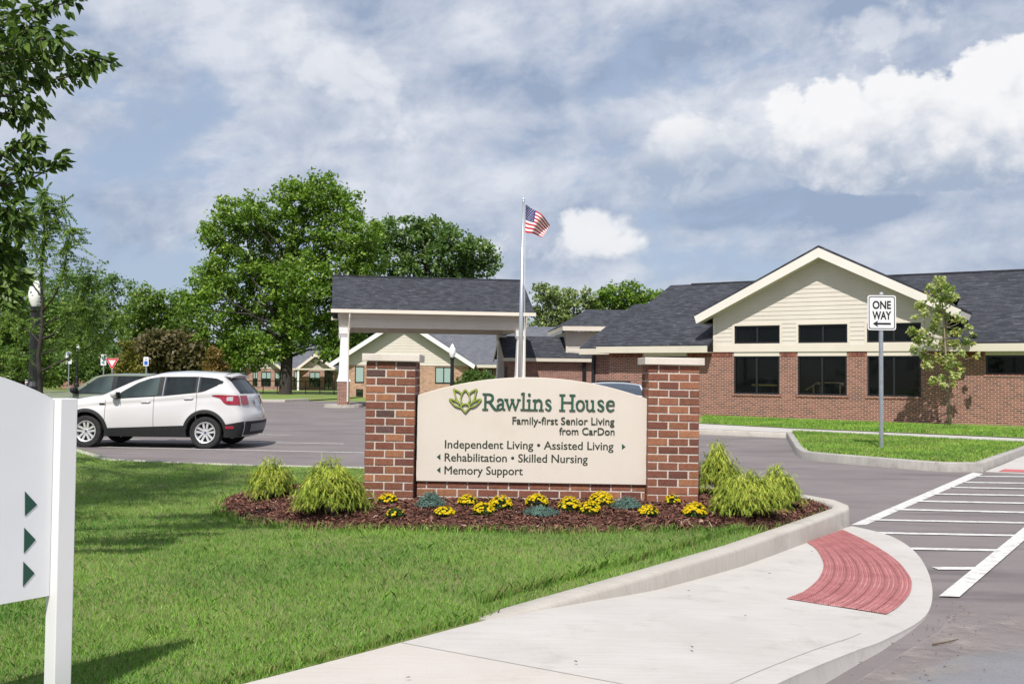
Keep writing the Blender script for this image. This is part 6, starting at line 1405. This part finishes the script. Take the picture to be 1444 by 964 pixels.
def lawn_points(n, poly, holes, dens, box, seed):
    r = np.random.default_rng(seed); P = np.stack([r.uniform(box[0], box[1], n), r.uniform(box[2], box[3], n)], 1); k = inpoly(P, poly)
    for h in holes: k &= ~inpoly(P, h)
    P = P[k]; return P[r.uniform(0, 1, len(P)) < dens(P)]
def view(P): return (np.abs(P[:, 0]) < P[:, 1]*.58+1.2)
MIN = [(q[0]*.985+.003, (q[1]-11.4)*.965+11.4) for q in MULCH]
P = lawn_points(1900000, LAWN_POLY, [MIN], lambda P: view(P)*np.clip((5.6/np.maximum(P[:, 1], 3.5))**1.2, 0, 1), (-11, 4, 2.6, 20), 51)
blades('grass', P, .036, .0017, .112, 52, .07)
P = lawn_points(60000, LAWN_POLY, [MIN], lambda P: view(P)*(polydist(P, MULCH) < .12)*1., (-4, 4, 9.2, 13.8), 53); blades('grass', P, .085, .003, .112, 54, .25)
r_ = np.random.default_rng(61); q_ = r_.uniform(0, 1, 7000)[:, None]; P = np.array([-3.3, 2.75])*(1-q_)+np.array([-.06, 6.42])*q_+r_.normal(0, .018, (7000, 2))+np.array([-.035, .03]); blades('grass', P, .055, .0018, .112, 62, .25)
q_ = r_.uniform(0, 1, 5000)[:, None]; P = np.array([-.02, 6.55])*(1-q_)+np.array([2.55, 9.95])*q_+r_.normal(0, .018, (5000, 2))+np.array([-.20, .14]); blades('grass', P[inpoly(P, LAWN_POLY)], .085, .002, .112, 63, .3)
tuft = []
r_ = np.random.default_rng(55)
for q in range(90):
    c = np.array([r_.uniform(-4.5, 1.5), r_.uniform(4.2, 10)]); tuft.append(c+r_.normal(0, .045, (40, 2)))
P = np.concatenate(tuft); P = P[inpoly(P, LAWN_POLY) & ~inpoly(P, MULCH)]; blades('grass', P, .065, .0020, .112, 56, .03)
P = lawn_points(140000, [(7.70, 27.3), (6.25, 21.4), (6.08, 20.3), (7.52, 18.20), (8.36, 18.02), (9.48, 19.6), (11.2, 22.0), (12.2, 23.45), (7.8, 27.63)], [], lambda P: np.ones(len(P)), (6, 13.2, 18, 27.7), 57); blades('grass', P, .075, .006, .148, 58, .12, (1.35, 1.2, 1.2))
P = lawn_points(180000, [(6.16, 32.2), (8.34, 29.75), (13.16, 25.8), (19, 19.9), (23, 22), (7.3, 38)], [], lambda P: (P[:, 0] < P[:, 1]*.6)*1., (5, 20, 20, 38), 59); blades('grass', P, .08, .007, .168, 60, .08, (1.3, 1.2, 1.1))
def litter():
    r = np.random.default_rng(90); b = MB()
    for q in range(90):
        t = r.uniform(0, 1); x, y = 1.5+1.9*t+r.normal(0, .12), 4.75+2.6*t+r.normal(0, .12)-.1; a = r.uniform(0, 6.3); l = r.uniform(.004, .016); z = .012
        if r.uniform() < .5: l *= 1.8; b.tube([(x, y, z), (x+l*math.cos(a)*.6, y+l*math.sin(a)*.6, z+.004), (x+l*math.cos(a+.3), y+l*math.sin(a+.3), z)], [.0025, .002, .001], 4, col=(.17, .13, .09))
        else: s = r.uniform(.002, .006); b.lathe([(.0005, -s*.6), (s, 0), (.0005, s*.7)], 6, Matrix.Translation((x, y, z)), col=tuple(np.array([.34, .31, .28])*r.uniform(.5, 1.2)))
    for x, y, a, l in ((2.62, 6.22, .35, .26),): b.tube([(x, y, .012), (x+l*.5*math.cos(a), y+l*.5*math.sin(a), .02), (x+l*math.cos(a+.2), y+l*math.sin(a+.2), .012)], [.006, .004, .002], 5, col=(.15, .10, .06))
    for x, y, z, l in ((1.02, 5.62, .131, .022), (2.1, 8.1, .06, .018), (2.55, 7.75, .045, .012), (.35, 5.3, .135, .014), (-.5, 5.0, .135, .016), (1.55, 6.6, .075, .012), (2.8, 9.3, .03, .014), (1.3, 7.3, .085, .02)):
        a = r.uniform(0, 6.3); b.mesh([(x-l*math.cos(a), y-l*math.sin(a), z+.012), (x+l*.4*math.sin(a), y-l*.4*math.cos(a), z+.018), (x+l*math.cos(a), y+l*math.sin(a), z+.014), (x-l*.4*math.sin(a), y+l*.4*math.cos(a), z+.016)], [(0, 1, 2, 3)], 0, (.09, .065, .045))
    struct(b.build('litter', vcolmat('litter_tone', .9)), 'stuff')
litter()
